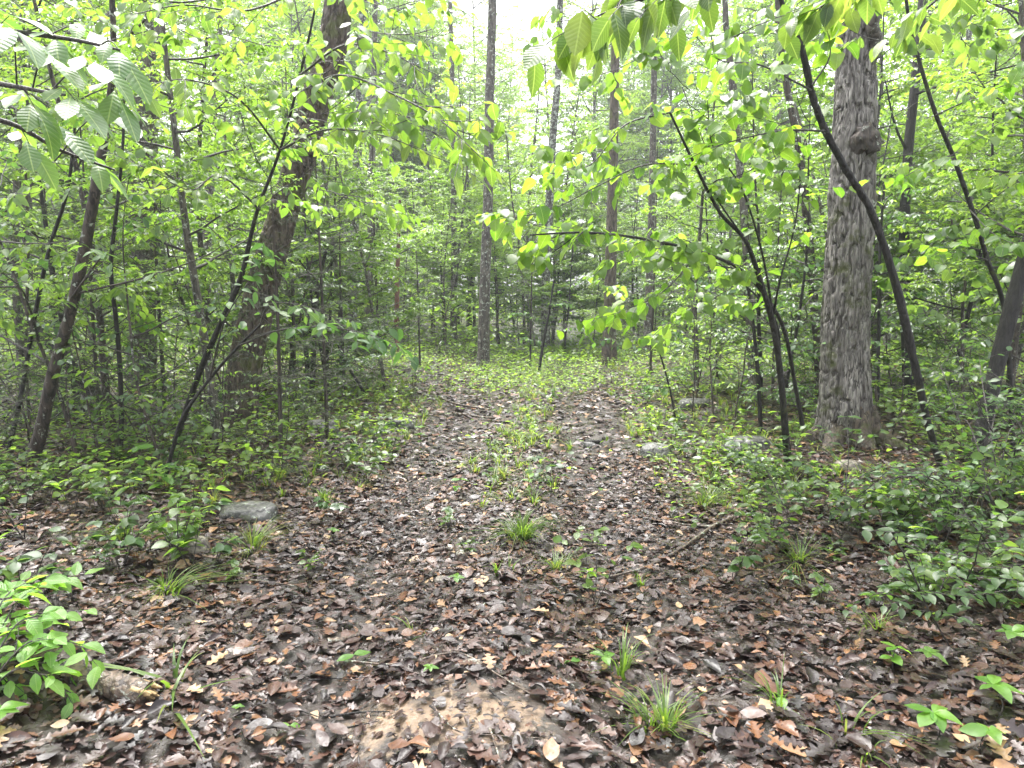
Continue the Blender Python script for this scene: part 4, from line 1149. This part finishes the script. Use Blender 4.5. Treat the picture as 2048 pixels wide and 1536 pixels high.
# the fallen leaves nearest to the camera, one by one
DEAD = [Geo().add(*leaf_shape(oaky, 14, fo, dr, wave=wv, curl=cu, twist=tw, rows=2)).mesh('fallen_leaf', [M['dead']]) for fo, dr, wv, cu, tw in ((.05, .06, .06, .1, .1), (.1, -.1, .05, .2, -.15), (-.08, .1, .07, .05, .2))] + \
       [Geo().add(*leaf_shape(wf, 8, fo, dr, wave=.1, curl=cu, twist=tw, rows=2)).mesh('fallen_leaf', [M['dead']]) for wf, fo, dr, cu, tw in ((oval, .15, .1, .2, .15), (oval, -.06, -.1, .1, -.2), (obov, .06, .12, .3, .15))]
q = random.Random(77)
for i in range(270):
    while True:
        px, py = q.uniform(0, 2048), 1536 - 260 * q.random() ** 1.3
        p = ground_at(px, py)
        if float(bare(p[0], p[1])) > q.random(): break
    a = q.uniform(0, 6.28)
    k_ = q.choice((0, 0, 1, 1, 2, 2, 3, 4, 5))
    T = np.array([cos(a), sin(a), q.gauss(0, .15)])
    N = gnormal(p[0], p[1]) + np.array([q.gauss(0, .16), q.gauss(0, .16), 0])
    s = q.uniform(.055, .115)
    o = bpy.data.objects.new('fallen_leaf', DEAD[k_]); COL.objects.link(o)
    o.matrix_basis = basis(p + [0, 0, .035 + q.uniform(0, .012)] - T * s * .5, T, N, s, q.uniform(.9, 1.25))
    rank(tag(o, 'x', 'leaf', 'fallen leaves close by'), 'wet brown lobed fallen leaf' if k_ < 3 else 'wet brown smooth-edged fallen leaf', p)

# ------------------------------------------------------------------ grass tufts
def blades(g, p, n, h, spread, seed, w=.005, lean=(0, 0)):
    qq = np.random.default_rng(seed)
    a = qq.uniform(0, 2 * pi, n); H = h * qq.uniform(.5, 1.15, n)
    D = np.stack([np.cos(a) + lean[0], np.sin(a) + lean[1], np.zeros(n)], -1)
    b = p + D * qq.uniform(0, .25, (n, 1)) * spread
    sp_ = spread * qq.uniform(.3, 1.3, n)
    side = np.stack([-np.sin(a), np.cos(a), np.zeros(n)], -1)
    ts = np.linspace(0, 1, 6)
    V = []
    for t in ts:
        c = b + D * (sp_ * t ** 1.6)[:, None] + np.array([0, 0, 1.0]) * (H * (t * 1.5 - .75 * t ** 2.2))[:, None]
        ww = w * (1 - t ** 2) + .0004
        V += [c - side * ww, c + side * ww]
    V = np.stack(V, 1)
    F = np.array([[2 * i, 2 * i + 1, 2 * i + 3, 2 * i + 2] for i in range(5)])
    g.add(V.reshape(-1, 3), (F[None] + 12 * np.arange(n)[:, None, None]).reshape(-1, 4), 0, np.repeat(qq.random(n), 5))
for i, (px, py, n, h, s, lab, w) in enumerate((
    (1045, 1075, 170, .20, .20, 'big fine grass tuft standing between the ruts', .003), (505, 1105, 110, .17, .20, 'dense grass tuft just right of the mossy stone', .003),
    (330, 1195, 90, .15, .22, 'loose grass tuft left of the straight stick', .003), (1330, 1475, 90, .17, .17, 'thick dark grass tuft at the bottom of the picture', .004),
    (1245, 1365, 34, .20, .12, 'bright upright grass clump above the bottom tuft', .004), (350, 1375, 12, .14, .32, 'broad-bladed grass sprawling beside the broken log', .008),
    (650, 1005, 60, .15, .16, 'grass tuft left of the left rut', .003), (1420, 1005, 90, .12, .22, 'low spreading grass tuft below the right boulder', .003),
    (1110, 1145, 50, .10, .14, 'small pale grass tuft below the big tuft', .003), (995, 1155, 14, .12, .07, 'tiny upright grass sprig right of the bark strip', .004),
    (1285, 1175, 16, .10, .08, 'tiny grass sprig beside the fallen branch', .004), (825, 1270, 10, .09, .06, 'tiny grass sprig on the muddy rut', .003),
    (1560, 1420, 14, .15, .14, 'sparse grass sprig by the two-leaved seedling', .004), (560, 960, 60, .16, .18, 'grass tuft near the flat boulder', .003),
    (940, 930, 60, .13, .18, 'grass tuft on the middle strip by the dark stick', .003), (700, 930, 60, .14, .18, 'straw-coloured grass tuft on the left bank', .003),
    (1760, 1270, 26, .14, .16, 'thin grass in the leaves below the bush', .003), (255, 1080, 60, .16, .2, 'straggly grass tuft left of the mossy stone', .003),
    (1600, 1130, 60, .14, .22, 'grass tuft at the lower edge of the bush', .003), (430, 1010, 50, .16, .2, 'grass tuft behind the flat boulder', .003),
    (1690, 1480, 16, .16, .2, 'sparse pale grass right of the bottom twig', .004), (1060, 960, 50, .12, .16, 'grass tuft on the middle strip above the big tuft', .003))):
    p = ground_at(px, py)
    g = Geo(); qq = random.Random(i); lx, ly = qq.gauss(0, .35), qq.gauss(0, .35)
    blades(g, p, int(n * .6), h, s, 200 + i, w, (lx, ly)); blades(g, p + [qq.gauss(0, .05), qq.gauss(0, .05), 0], int(n * .4), h * .65, s * 1.3, 260 + i, w * .8, (-lx, qq.gauss(0, .3)))
    one('grass_tuft', g, [M['grass']], p, lab, 'grass')

# ------------------------------------------------------------------ seedlings and low plants
def seedling(loc, label, group, key, h, nl, size, seed, name='seedling', tiers=1, cat='seedling', lean=(0, 0)):
    qq = random.Random(seed)
    root = thing(name, label, cat, loc, group)
    P = np.array([loc + [0, 0, -.02], loc + [qq.gauss(0, .01) + lean[0] * .5, qq.gauss(0, .01) + lean[1] * .5, h * .5], loc + [qq.gauss(0, .02) + lean[0], qq.gauss(0, .02) + lean[1], h]])
    S = spline(P, 9)
    g = Geo(); add_tube(g, S, np.linspace(.003, .0015, 9), 5); part('stem', g, [M['twig']], root)
    a = qq.random() * 6.28
    for i in range(nl):
        t = 1 - (i // max(1, nl // tiers)) / (tiers + .3) * .7
        p = S[min(8, int(t * 8))]
        a += 2.4 if tiers > 1 else 6.28 / nl + qq.gauss(0, .2)
        put_leaf(root, qq.choice(LM[key]), p, np.array([cos(a), sin(a), qq.gauss(.05, .15)]), np.array([qq.gauss(0, .2), qq.gauss(0, .2), 1]), size * qq.uniform(.7, 1.2), qq.uniform(.95, 1.2))
    return root
for i, (px, py, h, nl, sz, key, lab) in enumerate((
    (915, 1000, .16, 6, .07, 'seed', 'bright pale seedling standing on the middle strip'), (1570, 1430, .05, 2, .06, 'seed', 'two-leaved green seedling at the lower right'),
    (1870, 1490, .12, 5, .085, 'seed', 'pale broad-leaved seedling in the lower right corner'), (1990, 1450, .10, 5, .09, 'seed', 'pale broad-leaved seedling at the right edge'),
    (1960, 1510, .10, 4, .085, 'seed', 'low pale seedling in the bottom corner'), (2020, 1325, .12, 5, .08, 'seed', 'round-leaved seedling under the bush at the right edge'),
    (1790, 1350, .10, 6, .07, 'seed', 'green seedling with rounded leaves under the bush'), (1850, 1345, .10, 5, .075, 'elm', 'ribbed-leaved seedling under the bush'),
    (1560, 1110, .12, 6, .075, 'seed', 'seedling beside the upper end of the fallen branch'), (360, 1135, .12, 5, .085, 'seed', 'glossy seedling left of the mossy stone'),
    (280, 960, .25, 9, .11, 'seed', 'broad glossy-leaved seedling before the thin sapling'), (330, 985, .18, 7, .12, 'seed', 'broad glossy-leaved seedling at the foot of the beech stem'),
    (375, 1050, .14, 6, .10, 'seed', 'bright seedling behind the mossy stone'), (20, 1500, .1, 5, .08, 'seed', 'pale seedling in the bottom left corner'),
    (900, 1185, .08, 4, .055, 'seed', 'small seedling touching the rounded stone'), (660, 1080, .06, 4, .05, 'seed', 'small seedling left of the left rut'),
    (470, 1440, .03, 4, .03, 'seed', 'tiny sprout among leaves at the lower left'), (585, 1480, .03, 2, .05, 'seed', 'tiny two-leaved sprout at the bottom'),
    (715, 1340, .05, 2, .08, 'seed', 'two-leaved sprout at the start of the curved twig'), (860, 1370, .09, 5, .035, 'seed', 'small upright sprout above the sandy patch'),
    (1215, 1345, .06, 3, .06, 'seed', 'sprout left of the bright grass clump'), (1150, 1340, .03, 2, .05, 'seed', 'pale sprout right of the tan stone'),
    (840, 895, .22, 9, .08, 'seed', 'leafy seedling on the left bank of the track'), (775, 885, .2, 8, .07, 'seed', 'seedling left of the leafy bank seedling'),
    (1060, 985, .14, 6, .06, 'seed', 'seedling on the middle strip above the big tuft'), (1010, 930, .14, 7, .06, 'seed', 'seedling beside the dark stick on the middle strip'),
    (1870, 1200, .2, 9, .07, 'seed', 'leafy seedling inside the lower bush'), (1700, 900, .3, 8, .11, 'hick', 'hickory seedling with spread leaflets before the big oak'),
    (1630, 880, .34, 8, .12, 'hick', 'hickory seedling with pale leaflets left of the big oak'), (1490, 880, .3, 9, .09, 'redbud', 'yellow-green seedling before the mossy boulder'))):
    seedling(ground_at(px, py), lab, None, key, h, nl, sz, 300 + i, tiers=2 if nl > 5 else 1)

# low plants, prototypes of one mesh each
def low_plant(seed, h, ns, key_mat, leaf, tpl):
    qq = random.Random(seed); q2 = np.random.default_rng(seed)
    g = Geo()
    for s in range(ns):
        a = qq.random() * 6.28; e = np.array([cos(a) * h * .5, sin(a) * h * .5, h * qq.uniform(.6, 1)])
        S = spline(np.array([[0, 0, -.01], e * .55 + [0, 0, h * .12], e]), 7)
        add_tube(g, S, np.linspace(.0028, .001, 7), 4, 0)
        m = 7; P = S[q2.integers(2, 7, m)]
        aa = q2.uniform(0, 6.28, m)
        place(g, tpl, P, np.stack([np.cos(aa), np.sin(aa), q2.normal(0, .2, m)], -1), np.array([0, 0, 1.0]) + q2.normal(0, .25, (m, 3)), leaf * q2.uniform(.6, 1.2, m), 1.15, 1, q2.random(m))
    return link('low_plant', g.mesh('low_plant', [M['twig'], M[key_mat]]))
LOW = [low_plant(401, .28, 4, 'fresh', .075, NEAR), low_plant(402, .2, 3, 'cool', .065, NEAR), low_plant(403, .38, 5, 'yellow', .075, NEAR), low_plant(404, .14, 3, 'fresh', .05, NEAR), low_plant(405, .32, 4, 'deep', .07, NEAR)]
q = random.Random(9)
n = 0
first = set()
while n < 290:
    py = 775 + 480 * q.random() ** 1.4; px = q.uniform(-40, 2090)
    p = ground_at(px, py)
    u = p[0] - float(track_x(p[1]))
    pr = .04 if abs(u) < 1.15 else (.45 if abs(u) < 1.6 else 1)
    if abs(u) < .25 and p[1] > 4.5: pr = .4
    if p[1] < 3.6 and u < 1.6: pr *= .5
    if q.random() > pr: continue
    if 2.5 < p[0] < 3.6 and 5.0 < p[1] < 6.8: continue
    k_ = q.randrange(len(LOW))
    side = 'on the left bank' if u < -.95 else ('on the right bank' if u > .95 else 'on the track')
    o = LOW[k_] if k_ not in first else LOW[k_].copy()
    if k_ in first: COL.objects.link(o)
    first.add(k_)
    o.location = p; o.rotation_euler = (0, 0, q.random() * 6.3); s = q.uniform(.6, 1.25); o.scale = (s, s, s)
    rank(tag(o, 'x', 'plant', 'low plants of the forest floor'), ('low mid-green plant', 'low bluish-green plant', 'tall yellow-green herb', 'tiny green plant', 'low dark green plant')[k_], p)
    n += 1

# the pale ribbed-leaved shrub in the lower left corner
es = thing('elm_shrub', 'low pale green shrub with ribbed oval leaves in the lower left corner', 'shrub', ground_at(-60, 1430))
b = ground_at(-60, 1430)
for j, (ex, ey, ed) in enumerate(((120, 1230, 2.75), (60, 1160, 2.9), (175, 1290, 2.65), (90, 1330, 2.6), (30, 1270, 2.7), (150, 1390, 2.5), (40, 1400, 2.5), (20, 1180, 2.8), (110, 1160, 2.95))):
    e = at(ex, ey, ed); mid = (b + e) / 2 + [0, 0, .14]
    leafy_branch(es, np.array([b, mid, e]), .005, 'elm', .088, 4, .16, 4, .1, 500 + j, t0=.35, flat=1.0, jit=.28)

# the small-leaved bush on the right bank
hb = thing('honeysuckle_bush', 'dense small-leaved bush sprawling over the right bank', 'bush', ground_at(1960, 1060))
b = ground_at(1960, 1060)
k_ = 0
for j in range(18):
    qq = random.Random(600 + j)
    ex = qq.uniform(1620, 2080); ey = qq.uniform(680 if ex > 1850 else 860, 1220)
    if ex < 1780 and ey < 980: ey += 160
    e = at(ex, ey, 4.6 + (1010 - ey) * .0022 + qq.uniform(-.3, .3))
    e[2] = max(e[2], float(hz(e[0], e[1])) + .08)
    mid = (b + e) / 2 + [0, 0, .3]
    leafy_branch(hb, np.array([b + [qq.uniform(-.2, .2), qq.uniform(-.2, .2), 0], mid, e]), .006, 'bush', .062, 4, .32, 3, .15, 610 + j, t0=.3, flat=1.0)
g = Geo()
lim = []
for j in range(34):
    qq = random.Random(700 + j)
    x, y = b[0] + qq.uniform(-1.1, 1.1), b[1] + qq.uniform(-1.3, .6)
    a = qq.random() * 6.28
    lim.append((gpt(x, y, 0), np.array([cos(a) * .6, sin(a) * .6, .7]), qq.uniform(.35, .75) * (1.8 if x > b[0] + .15 else 1)))
part('foliage', crown_geo(lim, sub=8, twig=12, k=6, leaf=.055, tpl=NEAR, twig_len=(.1, .2), flat=1.0, hang=.05, seed=71, limb_r=.006, sides=4), [M['twig'], M['deep']], hb, 'stuff')

# cedar sprig at the left edge
lim = [(np.array(ground_at(-20, 960)) + [0, 0, .15 + .1 * j], np.array([cos(a), sin(a), .45]), .5) for j, a in enumerate((-1.2, -.4, .3, -2, -.8, 1))]
cs = thing('young_cedar', 'young bluish cedar at the left edge beside the brown sapling', 'cedar', ground_at(-20, 960))
g = Geo(); bb = ground_at(-20, 960); add_tube(g, np.array([bb, bb + [0, 0, .4], bb + [.02, 0, .8]]), [.012, .009, .004], 6); part('trunk', g, [M['red_bark']], cs)
part('crown', crown_geo(lim, sub=16, twig=30, k=16, leaf=.03, tpl=NEEDLE, twig_len=(.05, .12), flat=.3, hang=0, jit=.7, seed=72, limb_r=.006), [M['twig'], M['cedar']], cs, 'stuff')

# ------------------------------------------------------------------ ground cover of the clearing and verges
g = Geo()
m = 60000
y = 4.6 + 14 * rng.random(m) ** .8; x = rng.uniform(-1, 1, m) * (y * .75 + 1)
u = x - track_x(y)
w_ = np.where(np.abs(u) < 1.2, .03 + .97 * sstep(10.2, 12.2, y) + .35 * np.exp(-(u / .2) ** 2), np.where(np.abs(u) < 1.7, .45, .85)) * sstep(.38, .62, fbm(x * .8, y * .8, 0, 41) + .3 * sstep(9.5, 12, y))
w_ = w_ * np.where((np.abs(x - 3.0) < .75) & (y > 5.2) & (y < 6.8), .12, 1.0)                # bare leaves round the foot of the big oak
kp = rng.random(m) < w_
x, y = x[kp], y[kp]; m = len(x)
aa = rng.uniform(0, 6.28, m)
place(g, MID, np.stack([x, y, hz(x, y) + rng.uniform(.03, .22, m)], -1), np.stack([np.cos(aa), np.sin(aa), rng.normal(0, .2, m)], -1), np.array([0, 0, 1.0]) + rng.normal(0, .35, (m, 3)), .055 * rng.uniform(.6, 1.4, m), 1.1, 0, rng.random(m))
tag(link('ground_cover', g.mesh('ground_cover', [M['yellow']])), 'low green ground cover on the verges and the clearing', None, None, 'stuff')
g = Geo()
for i in range(900):
    yy = random.uniform(5.0, 15.5); uu = random.choice([-1, 1]) * random.uniform(1.2, 3.2) if yy < 11.3 else random.uniform(-4, 4)
    if random.random() < .2: uu = random.gauss(0, .16)
    xx = uu + float(track_x(yy))
    blades(g, gpt(xx, yy), random.randint(6, 18), random.uniform(.06, .17), .14, 900 + i, .0035, (random.gauss(0, .3), random.gauss(0, .3)))
tag(link('verge_grass', g.mesh('verge_grass', [M['grass']])), 'fine green grass along the verges of the track', None, None, 'stuff')

# the far undergrowth that reads as one mass
g = Geo()
m = 60000
y = 15.5 + 30 * rng.random(m); x = rng.uniform(-1, 1, m) * (y * .8 + 3)
cl = fbm(x * .35, y * .35, 0, 51)
top = 2.2 * sstep(.3, .75, cl) + .25
aa = rng.uniform(0, 6.28, m)
place(g, FAR, np.stack([x, y, hz(x, y) + top * rng.random(m) ** .8], -1), np.stack([np.cos(aa), np.sin(aa), rng.normal(-.2, .3, m)], -1), np.array([0, 0, 1.0]) + rng.normal(0, .4, (m, 3)), .13 * rng.uniform(.6, 1.4, m), 1.1, 0, rng.random(m))
tag(link('undergrowth', g.mesh('undergrowth', [M['yellow']])), 'green undergrowth deep in the wood behind the clearing', None, None, 'stuff')

# ------------------------------------------------------------------ damp air between the trees
g = Geo()
x0, x1, y0, y1, z0, z1 = -150, 150, -30, 210, -3, 27
V = [(x, y, z) for z in (z0, z1) for y in (y0, y1) for x in (x0, x1)]
g.add(V, [[0, 2, 3, 1], [4, 5, 7, 6], [0, 1, 5, 4], [2, 6, 7, 3], [0, 4, 6, 2], [1, 3, 7, 5]])
k = NT('damp_air')
pv = k.n('ShaderNodeVolumePrincipled')
pv.inputs['Color'].default_value = (0.93, 0.97, 1.0, 1)
pv.inputs['Density'].default_value = HAZE
pv.inputs['Anisotropy'].default_value = 0.3
k.l(pv.outputs[0], k.out.inputs['Volume'])
tag(link('haze', g.mesh('haze', [k.m], smooth=False)), 'thin pale damp air filling the wood', None, None, 'stuff')

write_labels()
